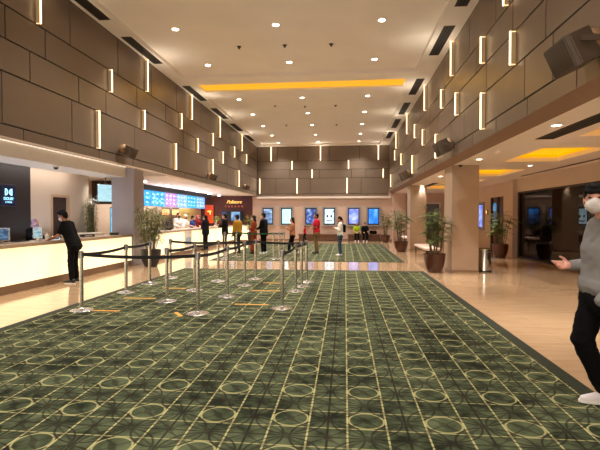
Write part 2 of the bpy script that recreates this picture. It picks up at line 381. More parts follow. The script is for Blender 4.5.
# right bay: soffit edge, ceiling with amber trays, outer wall
struct(MB().prism([(XR - .0, 3.06), (2.94, ZRB), (2.94, 3.2), (XR + .1, 3.3)], 'y', YF, YB).build('trim_2', M_BROWN, smooth=False))
XO = 6.44
TRAYS = [(-1.7, .7), (2.0, 4.5), (5.7, 8.14), (9.5, 11.82), (13.75, 16.0), (17.4, 19.6), (20.9, 23.2)]
mb = MB(); ty = YF
bx((2.94, YF, ZRB), (4.03, YB, ZRB + .25)); bx((5.36, YF, ZRB), (XO + .3, YB, ZRB + .25))
for a, b in TRAYS + [(YB, YB)]:
    bx((4.03, ty, ZRB), (5.36, a, ZRB + .25)); ty = b
struct(mb.build('ceiling_right', M_BAYCEIL, smooth=False))
NT_TR = ['nearest', 'second', 'third', 'fourth', 'fifth', 'sixth', 'seventh']
vis = [q for q in TRAYS if q[0] > 5]
for i, (a, b) in enumerate(TRAYS):
    if (a, b) not in vis: 
        continue
    k = vis.index((a, b))
    t = thing('cove_light', '%s amber glowing ceiling tray in the low right side ceiling' % ['nearest', 'second nearest', 'third nearest', 'fourth nearest', 'farthest'][k], 'light', (4.695, (a + b) / 2, ZRB + .10), group='amber trays of the right side ceiling')
    h = (b - a) / 2
    MB().box((-.665, -h, .08), (.665, h, .10)).build('glowing_panel', M_YELLOW, t, smooth=False)
    lp = MB()
    for q in (((-.665, -h, -.0), (-.645, h, .08)), ((.645, -h, 0), (.665, h, .08)), ((-.645, -h, 0), (.645, -h + .02, .08)), ((-.645, h - .02, 0), (.645, h, .08))): lp.box(*q)
    lp.build('tray_edge', M_YELLOW, t, smooth=False)
# outer right wall with bulkhead, glass front, pilaster, mirror recess
mb = MB()
bx((XO, YF, 2.45), (XO + .15, 17.3, ZRB)); bx((XO, 17.3, 0), (XO + .15, 18.75, ZRB)); bx((XO, 18.75, 2.36), (XO + .15, 20.35, ZRB)); bx((XO, 20.35, 0), (XO + .15, YB, ZRB))
bx((XO, YF, 0), (XO + .15, YF + .3, 2.45))
bx((XO - .16, 17.3, 0), (XO, 17.75, ZRB))
struct(mb.build('wall_outer_right', M_WALL, smooth=False))
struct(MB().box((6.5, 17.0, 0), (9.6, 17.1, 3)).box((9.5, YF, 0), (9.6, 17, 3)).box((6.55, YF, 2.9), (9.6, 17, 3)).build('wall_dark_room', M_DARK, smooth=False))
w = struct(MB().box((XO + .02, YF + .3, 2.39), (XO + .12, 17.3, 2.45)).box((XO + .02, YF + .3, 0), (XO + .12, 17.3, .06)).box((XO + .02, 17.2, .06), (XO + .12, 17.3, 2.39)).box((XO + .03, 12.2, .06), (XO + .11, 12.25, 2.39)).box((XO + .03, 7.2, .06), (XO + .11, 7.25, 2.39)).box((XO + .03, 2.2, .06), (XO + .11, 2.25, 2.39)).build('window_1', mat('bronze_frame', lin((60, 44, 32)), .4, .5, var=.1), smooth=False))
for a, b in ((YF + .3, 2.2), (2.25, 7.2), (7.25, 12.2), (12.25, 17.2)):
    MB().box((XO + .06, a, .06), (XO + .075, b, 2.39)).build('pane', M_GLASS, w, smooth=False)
w = struct(MB().box((XO + .0, 18.75, 0), (XO + .1, 18.82, 2.36)).box((XO, 19.5, 0), (XO + .1, 19.55, 2.36)).box((XO, 20.28, 0), (XO + .1, 20.35, 2.36)).build('window_2', mat('bronze_frame', (0, 0, 0)), smooth=False))
for a, b in ((18.82, 19.5), (19.55, 20.28)): MB().box((XO + .05, a, 0.01), (XO + .065, b, 2.36)).build('pane', M_MIRROR, w, smooth=False)
struct(MB().box((XO + .5, 18.3, 0), (XO + .6, 20.8, 2.6)).build('wall_behind_mirror_panes', M_COLUMN, smooth=False))
r = thing('round_sign', 'round blue sign fixed on the mirrored panes by the right-hand palm', 'sign', (XO - .0, 19.75, 1.93))
MB().tube((-.03, 0, 0), (0, 0, 0), .18, n=28).build('disc', screen_mat('round_sign_face', [(70, 150, 210), (90, 170, 225)], 3, .55), r)
MB().box((-.036, -.12, -.025), (-.028, .12, .025), .003).build('white_band', M_WHITE, r)
# columns of the right bay
for y in (12.42, 20.2):
    c = MB().box((2.91, y, 0), (3.63, y + .92, ZRB), .01).build('column', M_COLUMN, smooth=False); struct(c)
    MB().box((2.90, y - .01, 0), (3.64, y + .93, .07), .004).build('skirting', mat('column_skirting', lin((150, 120, 92)), .35, var=.05), c, smooth=False)
struct(MB().box((2.92, 27.2, 0), (3.66, YB, ZRB)).build('column', M_PINK, smooth=False))
s = MB(); s.box((-.06, -.012, -.035), (.06, .0, .035), .004)
# left bay
XK = -9.3
mb = MB()
bx((XL - 1.24, YF, 3.12), (XL - .1, 13.2, 3.25)); bx((-9.4, YF, 2.95), (-7.2, 13.85, 3.25)); bx((-7.2, 13.2, 3.12), (XL - .1, 13.95, 3.25))
bx((-9.4, 13.85, ZL), (XL - .1, YB, ZL + .4))
struct(mb.build('ceiling_left', M_BAYCEIL, smooth=False))
struct(MB().box((-7.75, YF, 2.76), (-6.84, 13.2, 3.12), .006).build('beam_over_ticket_counter', M_WHITE, smooth=False))
t = thing('led_strip', 'thin white light strip along the top of the white beam over the ticket counter', 'light', (-6.835, 5.0, 3.055))
MB().box((0, -9.9, .018), (.03, 8.15, .03), .002).build('glowing_strip', lit_panel_mat('white_strip', (255, 240, 222), (255, 246, 232), .75), t, smooth=False)
MB().box((-.004, -9.9, .032), (.035, 8.15, .05)).build('channel', M_STEEL, t, smooth=False)
struct(MB().box((-7.32, 13.2, 0), (-6.58, 13.9, 3.12), .012).build('column', M_GCOL, smooth=False))
mb = MB(); bx((-8.45, 10.9, 0), (-8.3, 11.75, 3.0)); bx((-8.45, 11.75, 2.12), (-8.3, 12.5, 3.0)); bx((-8.45, 12.5, 0), (-8.3, 13.55, 3.0)); bx((-9.4, 13.45, 0), (-8.45, 13.55, 3.0)); bx((-9.4, YF, 0), (-9.3, YB, 3.0))
struct(mb.build('wall_behind_ticket_counter', M_WALL, smooth=False))
struct(MB().box((-8.45, YF, 0), (-8.3, 10.9, 3.0)).build('wall_black_panel', M_BLACK, smooth=False))
d = MB(); d.box((-8.40, 11.77, 0), (-8.36, 12.48, 2.1)); d = struct(d.build('door_1', mat('dark_door', lin((58, 34, 28)), .45, var=.1), smooth=False))
MB().box((-8.32, 11.70, 0), (-8.28, 11.77, 2.17)).box((-8.32, 12.48, 0), (-8.28, 12.55, 2.17)).box((-8.32, 11.77, 2.10), (-8.28, 12.48, 2.17)).build('door_frame', mat('door_trim', lin((196, 160, 124)), .5, var=.04), d, smooth=False)
MB().tube((-8.36, 12.4, 1.0), (-8.30, 12.4, 1.0), .012).tube((-8.31, 12.4, 1.0), (-8.31, 12.3, 1.0), .01).build('door_handle', M_STEEL, d)
# wall in front of the hall behind the photographer
struct(MB().box((-9.4, YF - .1, 0), (9.6, YF, 6.1)).build('wall_front', M_WALL, smooth=False))
# maroon end wall of the concession corner
struct(MB().box((-9.3, YB - .06, 0), (-5.9, YB - .02, ZL)).build('wall_maroon', M_MAROON, smooth=False))
struct(MB().box((-8.7, 16.5, 2.66), (-8.1, 26.3, ZL)).build('trim_3', M_DARK, smooth=False))
for y in (0.0,): pass
# kitchen light
area('kitchen_light', (-8.9, 21.5, ZL - .1), (0, 0, 0), .5, 8, 190, (1, .92, .78))
area('soffit_fill', (-7.9, 21.3, 1.7), (PI, 0, 0), .5, 8, 70, (.80, .84, 1))  # added unseen uplight, boosts the menu screens' light on the snack soffit
struct(MB().box((-9.3, 15.4, 0), (-7.6, 15.5, 2.85)).build('wall_snack_side', mat('dark_brown_wall', lin((74, 52, 40)), .6, var=.06), smooth=False))
area('ticket_counter_light', (-8.0, 9.5, 2.90), (0, 0, 0), .3, 6, 26, (1, .95, .9))
area('beam_fill', (-7.55, 8.0, 1.05), (PI, 0, 0), .4, 9, 44, (.70, .80, 1))  # added unseen bluish uplight that brightens the underside of the white beam
spot('partition_fill', (-8.2, 13.95, 2.8), 170, 140)  # added spot without a fixture, brightens the beige partition

# ------------------------------------------------------------------ LED bars on the upper walls
def bar_parts(root, h, sgn, axis):
    """fin standing off the wall with a glowing outer edge and glowing ends; local origin on the wall, mid height"""
    f, l = MB(), MB(); d = .085
    if axis == 'x':
        f.box((0, -.010, -h / 2 + .02), (sgn * (d - .012), .010, h / 2 - .02), .002)
        l.box((sgn * (d - .010), -.010, -h / 2), (sgn * (d + .012), .010, h / 2), .002)
        es = [((0, -.008, z), (sgn * d, .008, z + .012)) for z in (-h / 2, h / 2 - .012)]
    else:
        f.box((-.012, 0, -h / 2 + .02), (.012, sgn * (d - .012), h / 2 - .02), .002)
        l.box((-.022, sgn * (d - .010), -h / 2), (.022, sgn * (d + .012), h / 2), .002)
        es = [((-.012, 0, z), (.012, sgn * d, z + .012)) for z in (-h / 2, h / 2 - .012)]
    f.build('fin', M_FIN, root, smooth=False); l.build('light_strip', M_BAR, root, smooth=False); [MB().box(*q).build('end_strip', M_BAREND, root, smooth=False) for q in es]
ROWN = ['top', 'second', 'third', 'lowest']
BARS = {'left': [[7.47, 11.8, 15.37, 18.92, 23.06], [9.9, 14.34, 17.88, 21.45, 24.13], [11.6, 16.0, 19.38], [9.35, 13.84, 17.86, 22.37]],
        'right': [[7.77, 11.48, 15.18, 19.4, 23.46], [9.0, 12.61, 17.28, 24.03], [7.44, 10.98, 15.51, 21.34], [8.97, 13.32, 17.87, 26.05]],
        'back': [[-4.68, -1.54, 2.05], [-3.34, .21], [-2.07, 2.35], [-5.42, -3.02, .12]]}
for side, rows in BARS.items():
    for k, ys in enumerate(rows):
        z0, z1 = (RROWS_R if side == 'right' else RROWS)[k]
        if k == 3: z0 = 3.07 if side == 'left' else 3.24
        if side == 'back' and k == 3: z0 = 2.97
        for i, y in enumerate(ys):
            if side == 'back':
                lab = '%s glowing light bar from the left in the %s panel row of the end wall' % (ORD[i], ROWN[k])
                loc = (y, YB, (z0 + z1) / 2); sg, ax = -1, 'y'
            else:
                lab = '%s nearest glowing light bar in the %s panel row of the %s-hand upper wall' % (ORD[i], ROWN[k], side)
                lab = lab.replace('first nearest', 'nearest')
                y *= 1.012 if side == 'left' else 1.0
                loc = (XL if side == 'left' else XR, y, (z0 + z1) / 2); sg, ax = (1 if side == 'left' else -1), 'x'
            t = thing('light_bar', lab, 'wall light', loc, group='light bars of the %s panelled wall' % side)
            bar_parts(t, z1 - z0 - .02, sg, ax)
            if k == 0:
                q = spot('bar_uplight', (sg * .55 if ax == 'x' else 0, sg * .55 if ax == 'y' else 0, -.25), 14, 170, 1.0, (1, .88, .7), .08, t); q.rotation_euler = (PI, 0, 0)
# ------------------------------------------------------------------ ceiling downlights
proto = None
M_LAMP2 = lit_panel_mat('snack_lamp_disc', (255, 246, 236), (255, 250, 244), 20.0)
def downlight(loc, label, group, power, r=.085, ang=116, col=WARM):
    t = thing('downlight', label, 'ceiling light', loc, group=group)
    MB().lathe([(r * 1.25, 0), (r * 1.25, -.012), (r, -.016), (r, -.004), (r * .9, -.003), (r * .9, 0)], n=20).build('trim_ring', M_WHITE, t)
    MB().lathe([(r * .86, -.001), (r * .86, -.008), (r * .5, -.010)] if r < .088 else [(r * .8, -.002), (r * .8, -.03), (r * .6, -.045), (r * .2, -.05)], n=20).build('lamp', M_LAMP2 if r > .088 else M_LAMP, t)
    if power: spot('lamp_light', (0, 0, -.06), power, ang, 1.0, col, .05, t)
    return t
RY = [10.32, 12.85, 16.72, 19.25, 21.76, 24.36, 26.75]
CN = ['left-hand', 'middle', 'right-hand']
for k, yy in enumerate(RY):
    for j, xx in enumerate((-4.07, -1.63, .83)):
        zz = zc1 if yy < 27 else ZC
        downlight((xx, yy, zz), 'round downlight in the %s row from the near end, %s of its three, main ceiling' % (ORD[k], CN[j]), 'main ceiling downlights', P_MAIN * (.55 if (j == 1 and k > 3) else 1))
for k, (xx, yy) in enumerate([(3.2, 7.09), (3.25, 11.14), (3.3, 15.72), (3.43, 20.19), (3.41, 24.64)]):
    downlight((xx, yy, ZRB), '%s nearest downlight in the low ceiling beside the right-hand columns' % ORD[k] if k else 'nearest downlight in the low ceiling beside the right-hand columns', 'right side ceiling downlights', P_BAY * 1.6, .075, 74)
downlight((5.03, 12.65, ZRB), 'small downlight between two amber trays in the right side ceiling', None, P_BAY * 1.4, .07, 56)
for xx, yy in ((3.45, 6.0), (4.75, 8.9), (5.75, 6.6), (4.9, 16.5), (5.9, 10.6), (4.7, 20.2), (3.2, 3.0), (5.6, 3.0), (3.2, -1.0), (5.6, -1.0)): spot('bay_lamp', (xx, yy, ZRB - .05), P_BAY * 1.7, 70)
for k, (xx, yy) in enumerate([(-7.4, 15.6), (-7.45, 17.9), (-7.5, 20.1), (-7.6, 22.3), (-7.7, 24.5), (-7.75, 26.6)]):
    downlight((xx, yy, ZL), ('%s nearest downlight in the white soffit over the snack counter' % ORD[k]).replace('first nearest', 'nearest'), 'snack counter soffit downlights', P_BAY * 2.2, .12, 120, (1, .92, .86))
for yy in (2, 5.0, 8, 11): spot('ticket_soffit_lamp', (-6.2, yy, 3.1), P_BAY * .7, 130)
# sprinklers
for k, (xx, yy) in enumerate([(-2.81, 11.56), (-1.59, 11.58), (-.37, 11.63), (-2.85, 17.86), (-1.64, 18.06), (-.39, 18.03), (-2.89, 21.66), (-.43, 21.79)]):
    row = 0 if k < 3 else (1 if k < 6 else 2)
    pos = (['left', 'middle', 'right'][k % 3] if row < 2 else ['left', 'right'][k - 6])
    t = thing('sprinkler', 'small dark ceiling sprinkler, %s one of the %s' % (pos, ['nearest row', 'row just past the amber trough', 'farthest row']), 'sprinkler', (xx, yy, zc1), group='ceiling sprinklers') if False else thing('sprinkler', 'small dark ceiling sprinkler, %s one of the %s' % (pos, ['nearest row', 'row just past the amber trough', 'farthest row'][row]), 'sprinkler', (xx, yy, zc1), group='ceiling sprinklers')
    MB().lathe([(.06, 0), (.055, -.012), (.02, -.016), (.016, -.05)], n=16).build('rosette', M_PLASTIC, t)
    MB().lathe([(.03, -.052), (.034, -.056), (.01, -.06)], n=12).build('deflector', M_PLASTIC, t)
# air slots
def vent(loc, lx, ly, label, group):
    t = thing('air_vent', label, 'vent', loc, group=group)
    f = MB(); e = .02
    f.box((-lx / 2, -ly / 2, -.012), (-lx / 2 + e, ly / 2, 0)); f.box((lx / 2 - e, -ly / 2, -.012), (lx / 2, ly / 2, 0)); f.box((-lx / 2 + e, -ly / 2, -.012), (lx / 2 - e, -ly / 2 + e, 0)); f.box((-lx / 2 + e, ly / 2 - e, -.012), (lx / 2 - e, ly / 2, 0))
    f.build('frame', mat('vent_frame', lin((70, 54, 44)), .5, var=.1), t, smooth=False)
    MB().box((-lx / 2 + e, -ly / 2 + e, -.004), (lx / 2 - e, ly / 2 - e, 0)).build('dark_slot', M_DARK, t, smooth=False)
    b = MB()
    for q in range(1, 4): b.box((-lx / 2 + q * lx / 4 - .006, -ly / 2 + e, -.010), (-lx / 2 + q * lx / 4 + .006, ly / 2 - e, -.004))
    b.build('louver', mat('vent_louver', lin((52, 44, 40)), .5, var=.1), t, smooth=False)
for k, (a, b) in enumerate([(8.0, 9.45), (10.4, 12.3), (14.5, 16.4), (17.6, 19.5), (20.6, 22.4), (23.6, 25.4)]):
    vent((-5.36, (a + b) / 2, ZC), .26, b - a, ('%s nearest dark air slot along the left edge of the main ceiling' % ORD[k]).replace('first nearest', 'nearest'), 'air slots along the left ceiling edge')
for k, (a, b) in enumerate([(8.0, 9.6), (10.56, 12.42), (14.5, 16.35), (17.5, 19.45), (20.4, 22.4), (23.4, 25.3)]):
    vent((2.40, (a + b) / 2, ZC), .26, b - a, ('%s nearest dark air slot along the right edge of the main ceiling' % ORD[k]).replace('first nearest', 'nearest'), 'air slots along the right ceiling edge')
vent((3.565, 6.95, ZRB), .31, 2.8, 'long dark air slot in the low right side ceiling near the front', None)
vent((3.78, 20.0, ZRB), .22, 2.0, 'dark air slot in the low right side ceiling by the farther column', None)
vent((6.1, 13.0, ZRB), .10, 6.0, 'narrow linear slot along the bulkhead above the dark glass', None)

# ------------------------------------------------------------------ wall speakers
def speaker(loc, rz, label, tilt=20, k=1.0):
    t = thing('wall_speaker', label, 'speaker', loc, rz, 'wall speakers')      # local +Y points out of the wall
    R = Matrix.Rotation(math.radians(-tilt), 4, 'X')
    c = MB(); pts = [(-.20, -.02), (.20, -.02), (.25, .22), (.22, .27), (-.22, .27), (-.25, .22)]
    c.prism([(x * k, y * k) for x, y in pts], 'z', -.16 * k, .16 * k); bmesh.ops.transform(c.bm, matrix=Matrix.Translation((0, .17, 0)) @ R, verts=c.bm.verts)
    bmesh.ops.bevel(c.bm, geom=list(c.bm.edges), offset=.012, segments=2, affect='EDGES')
    c.build('cabinet', mat('speaker_shell', lin((92, 76, 62)), .55, var=.1), t)
    g = MB().box((-.20 * k, .268 * k, -.14 * k), (.20 * k, .278 * k, .14 * k), .004); bmesh.ops.transform(g.bm, matrix=Matrix.Translation((0, .17, 0)) @ R, verts=g.bm.verts)
    g.build('grille', mat('speaker_grille', lin((84, 70, 58)), .8, bump=.6, bscale=200), t)
    MB().tube((0, 0, 0), (0, .02, 0), .10, n=20).tube((0, .02, 0), (0, .18, 0), .03).build('bracket', M_STEEL, t)
    MB().ell((.04, .13, .02), (.26 * k, .11, .17 * k), None, 24).build('back_shell', mat('speaker_back', lin((150, 112, 74)), .45, var=.06), t)
    y = MB()
    for s in (-1, 1): y.box((s * .262 * k, .12, -.03), (s * .275 * k, .34, .03))
    y.box((-.275 * k, .11, -.03), (.275 * k, .125, .03)); y.build('yoke', mat('speaker_shell', (0, 0, 0)), t, smooth=False)
for k, (y, z) in enumerate([(5.05, 3.36), (11.43, 3.33), (18.54, 3.27)]):
    speaker((XR, y, z), PI / 2, 'black loudspeaker on a yoke, %s along the right-hand panelled wall' % ['nearest', 'middle one', 'farthest'][k], 25, 1.05)
for k, (y, z) in enumerate([(10.55, 3.20), (17.5, 3.18), (23.8, 3.16)]):
    speaker((XL, y, z), -PI / 2, 'dark loudspeaker on a bracket, %s along the left-hand panelled wall' % ['nearest', 'middle one', 'farthest'][k], 25, .75)
# dome cameras
for k, (loc, lab) in enumerate([((-6.95, 10.0, 2.76), 'small dark dome camera under the white beam over the ticket counter'), ((3.05, 12.1, ZRB), 'small dome camera under the soffit by the nearer column')]):
    t = thing('dome_camera', lab, 'camera', loc)
    MB().lathe([(.075, 0), (.075, -.03), (.06, -.035)], n=20).build('housing', M_WHITE, t)
    MB().lathe([(.055, -.035), (.050, -.06), (.035, -.08), (.006, -.088)], n=20).build('dome', M_PLASTIC, t)

# ------------------------------------------------------------------ ticket counter
t = thing('ticket_counter', 'long ticket counter with glowing cream front panels along the left', 'counter', (-6.62, 5.0, 0))
L0, L1 = -9.5, 8.12
MB().box((-.62, L0, 0), (-.02, L1, .17), .006).build('plinth', mat('counter_plinth', lin((128, 100, 76)), .35, var=.08), t, smooth=False)
MB().box((-.62, L0, .17), (-.04, L1, .91)).build('carcass', M_WHITE, t, smooth=False)
for i in range(8):
    a = L0 + i * (L1 - L0) / 8
    MB().box((-.04, a + .006, .175), (0, a + (L1 - L0) / 8 - .006, .905), .004).build('glowing_panel', M_ONYX, t, smooth=False)
MB().box((-.72, L0, .91), (.04, L1 + .02, .985), .008).build('countertop', M_SLAB, t, smooth=False)
ZT = .986
# behind the ticket counter: back ledge
t = thing('back_ledge', 'low white ledge behind the ticket counter by the grey column', 'ledge', (-7.7, 12.3, 0))
MB().box((-.35, -.5, 0), (.35, .5, .98), .006).build('cabinet', M_WHITE, t, smooth=False)
MB().box((-.37, -.52, .98), (.37, .5, 1.05), .006).build('ledge_top', M_WHITE, t, smooth=False)
# items on the counter
def box_screen(name, label, loc, rz, w, h, d, scr, frame=M_STEEL, tilt=0, foot=True, cat='screen'):
    t = thing(name, label, cat, loc, rz)
    b = .06 if foot else 0
    MB().box((-w / 2, -d / 2, b), (w / 2, d / 2, b + h), .006).build('casing', frame, t, smooth=False)
    MB().box((-w / 2 + .02, -d / 2 - .006, b + .02), (w / 2 - .02, -d / 2 - .001, b + h - .02), .002).build('display', scr, t, smooth=False)
    if foot: MB().box((-w / 3, -d / 2 - .03, 0), (w / 3, d / 2 + .05, .02), .004).box((-.03, -.01, .02), (.03, .02, b + .02)).build('foot', frame, t, smooth=False)
    return t
M_SCR1 = screen_mat('counter_screen', [(24, 40, 62), (60, 100, 140), (140, 180, 205)], 9, .7, stretch=(1, 1, 2))
M_SCR2 = screen_mat('counter_screen_bright', [(60, 110, 140), (150, 190, 200), (230, 235, 235)], 12, .8, stretch=(1, 1, 3))
box_screen('payment_screen', 'silver framed screen standing at the near end of the ticket counter', (-6.94, 8.28, ZT), .25, .30, .26, .04, M_SCR1, M_STEEL)
box_screen('display_stand', 'upright pale blue notice display in front of the seated ticket seller', (-6.86, 9.22, ZT), .35, .20, .24, .04, M_SCR2, M_STEEL)
box_screen('card_reader', 'small silver reader with a lit screen beside the leaning customer', (-6.70, 9.62, ZT), .5, .17, .10, .03, M_SCR1, M_STEEL, foot=False)
t = thing('sanitizer_bottle', 'white pump bottle of sanitizer on the ticket counter', 'bottle', (-6.80, 9.44, ZT))
MB().lathe([(.04, 0), (.043, .01), (.043, .12), (.03, .145), (.014, .155)], n=20).build('bottle_body', M_WHITE, t)
MB().tube((0, 0, .155), (0, 0, .185), .008).box((-.012, -.05, .18), (.012, .015, .198), .004).build('pump', M_WHITE, t)
t = thing('keyboard', 'black keyboard lying on the ticket counter beside the ticket seller', 'keyboard', (-7.07, 8.95, ZT), PI / 2)
MB().box((-.2, -.07, 0), (.2, .07, .018), .004).build('base', M_PLASTIC, t, smooth=False)
k = MB()
for i in range(12):
    for j in range(4): k.box((-.19 + i * .032, -.06 + j * .032, .018), (-.165 + i * .032, -.035 + j * .032, .024))
k.build('keys', mat('keycap', (.03, .03, .032), .5, var=.1), t, smooth=False)
tag(MB().box((-6.88, 8.72, ZT), (-6.72, 9.0, ZT + .012), .003).build('paper_pad', M_WHITE, smooth=False), 'white paper pad lying on the ticket counter front edge', 'paper')
t = thing('ticket_printer', 'flat black ticket printer on the counter behind the leaning customer', 'printer', (-6.97, 11.3, ZT), .9)
MB().box((-.16, -.11, 0), (.16, .11, .07), .012).build('body', M_PLASTIC, t); MB().box((-.10, -.115, .03), (.10, -.105, .04)).build('paper_slot', M_WHITE, t)
t = thing('cash_box', 'small black box at the column end of the ticket counter', 'box', (-6.85, 12.5, ZT), .3)
MB().box((-.12, -.09, 0), (.12, .09, .08), .01).build('body', M_PLASTIC, t); MB().box((-.122, -.092, .055), (.122, .092, .06)).build('lid_seam', M_STEEL, t)
# logo screen on the black wall: back-to-back D marks with two lines of words
t = thing('logo_screen', 'dark wall screen glowing with a white double-D logo', 'screen', (-8.3, 10.06, 2.06), PI / 2)
MB().box((-.26, -.05, -.27), (.26, 0, .27), .008).build('casing', M_PLASTIC, t, smooth=False)
MB().box((-.24, -.056, -.25), (.24, -.051, .25)).build('display', screen_mat('logo_background', [(6, 16, 40), (12, 32, 72)], 3, .6), t, smooth=False)
M_LOGO = lit_panel_mat('logo_glow', (130, 215, 255), (175, 235, 255), 1.3)
g = MB()
for s in (-1, 1):
    cx, h = s * .115, .085; s = -s      # flat sides outward, bows meeting in the middle
    outer = [(cx, -h)] + [(cx + s * (.01 + .085 * math.cos(a)), h * math.sin(a)) for a in [-PI / 2 + PI * i / 12 for i in range(13)]] + [(cx, h)]
    inner = [(cx + s * .025, -h * .62)] + [(cx + s * (.022 + .042 * math.cos(a)), h * .62 * math.sin(a)) for a in [-PI / 2 + PI * i / 12 for i in range(13)]] + [(cx + s * .025, h * .62)]
    n = len(outer)
    fv = [[g.bm.verts.new((p[0], y, p[1] + .08)) for p in ring] for ring in (outer, inner) for y in (-.066, -.057)]
    for i in range(n):
        j = (i + 1) % n
        for a, b in ((0, 2), (1, 3), (0, 1), (2, 3)): g.bm.faces.new((fv[a][i], fv[a][j], fv[b][j], fv[b][i]))
g.build('double_d_mark', M_LOGO, t, smooth=False)
text_mesh('lettering', 'DOLBY', .10, M_LOGO, t, (0, -.06, -.085), (PI / 2, 0, 0), .003)
text_mesh('lettering', 'ATMOS', .055, M_LOGO, t, (0, -.06, -.17), (PI / 2, 0, 0), .003, spacing=1.3)
# things between the ticket counter wall and the column
t = thing('hanging_screen', 'tilted pale blue screen hanging beside the grey column', 'screen', (-8.02, 14.1, 2.02), math.radians(38))
MB().box((-.27, -.03, 0), (.27, .03, .60), .008).build('casing', M_PLASTIC, t, smooth=False)
MB().box((-.25, -.036, .02), (.25, -.031, .58)).build('display', screen_mat('white_blue_screen', [(150, 205, 220), (200, 235, 240)], 8, 1.0, stretch=(.6, 1, 4)), t, smooth=False)
MB().tube((0, 0, .60), (0, 0, .86), .02).build('ceiling_rod', M_PLASTIC, t)
t = thing('partition_panel', 'plain beige partition standing behind the ticket counter near the column', 'partition', (-8.45, 14.9, 0))
MB().box((-.45, -.04, .05), (.25, .04, 1.97), .006).build('panel', M_WALL, t, smooth=False); MB().box((-.45, -.15, 0), (.25, .15, .05)).build('base', M_STEEL, t, smooth=False)
t = thing('standing_screen', 'narrow bright blue upright screen just left of the grey column', 'screen', (-7.80, 14.35, 0))
MB().box((-.2, -.04, .1), (.25, .04, 1.85), .01).build('casing', M_PLASTIC, t, smooth=False)
MB().box((-.17, -.046, .9), (.22, -.041, 1.82)).build('display', screen_mat('kiosk_screen', [(60, 190, 230), (110, 210, 240), (70, 120, 230)], 3, 1.1), t, smooth=False)
MB().box((-.22, -.18, 0), (.27, .18, .1), .01).build('base', M_PLASTIC, t, smooth=False)

# ------------------------------------------------------------------ snack counter and its wall
t = thing('snack_counter', 'snack bar counter with glowing cream panels beneath the menu screens', 'counter', (-6.5, 14.6, 0))
L1 = 11.4
MB().box((-.6, 0, 0), (-.02, L1, .15), .005).build('plinth', mat('counter_plinth', (0, 0, 0)), t, smooth=False)
MB().box((-.6, 0, .15), (-.04, L1, .93)).build('carcass', M_WHITE, t, smooth=False)
for i in range(8):
    a = i * L1 / 8
    MB().box((-.04, a + .006, .155), (0, a + L1 / 8 - .006, .925), .004).build('glowing_panel', M_ONYX, t, smooth=False)
MB().box((-.7, -.03, .93), (.04, L1, 1.0), .008).build('countertop', M_SLAB, t, smooth=False)
t = thing('dessert_counter', 'short white-topped counter with lit front below the gold script sign', 'counter', (-6.22, 25.8, 0))
MB().box((-.52, 0, 0), (.5, .6, .12)).build('plinth', mat('counter_plinth', (0, 0, 0)), t, smooth=False)
for i in range(2): MB().box((-.52 + i * .51, .0, .125), (-.015 + i * .51, .04, .93), .004).build('glowing_panel', M_ONYX, t, smooth=False)
MB().box((-.52, .04, .12), (.5, .6, .93)).build('carcass', M_WHITE, t, smooth=False)
MB().box((-.52, -.04, .93), (.54, .62, 1.0), .006).build('countertop', M_WHITE, t, smooth=False)
ZS = 1.001
MENU = [('blue menu screen with white lists, nearest of the row over the snack bar', [(10, 120, 225), (30, 165, 240), (90, 205, 252)]),
        ('blue menu screen with rows of pale pictures, second of the snack bar row', [(14, 125, 230), (45, 175, 245), (150, 225, 252)]),
        ('lilac pink menu screen in the snack bar row', [(150, 110, 190), (190, 140, 205), (225, 190, 225)]),
        ('pale periwinkle menu screen just past the lilac one', [(90, 150, 230), (140, 190, 240), (190, 220, 250)]),
        ('cyan menu screen second from the far end of the row', [(20, 130, 215), (50, 175, 235), (110, 205, 245)]),
        ('periwinkle menu screen at the far end of the snack bar row', [(60, 130, 220), (110, 170, 240), (170, 205, 250)])]
for i, (lab, cols) in enumerate(MENU):
    a = 16.9 + i * 1.47
    t = thing('menu_screen', lab, 'screen', (-8.4, a + .735, 1.98), PI / 2, 'menu screens over the snack bar')
    MB().box((-.725, -.02, 0), (.725, .05, .68), .006).build('casing', M_PLASTIC, t, smooth=False)
    MB().box((-.715, -.028, .012), (.715, -.021, .668)).build('display', screen_mat('menu_display', cols, 4 + i, 1.35, 'noise', (1, 1, 1.6), i * 3.1), t, smooth=False)
    ln = MB(); rnd = random.Random(i)
    for q in range(9):
        x = -.6 + (q % 3) * .43; z = .14 + (q // 3) * .19; ln.box((x, -.033, z), (x + rnd.uniform(.12, .26), -.029, z + .018)); ln.box((x, -.033, z + .045), (x + rnd.uniform(.08, .2), -.029, z + .058))
    ln.build('menu_lines', lit_panel_mat('menu_line_glow', (220, 240, 255), (240, 250, 255), 1.0) if 'menu_line_glow' not in MATS else MATS['menu_line_glow'], t, smooth=False)
    MB().tube((-.4, .02, .68), (-.4, .02, .80), .015).tube((.4, .02, .68), (.4, .02, .80), .015).build('hanger', M_PLASTIC, t)
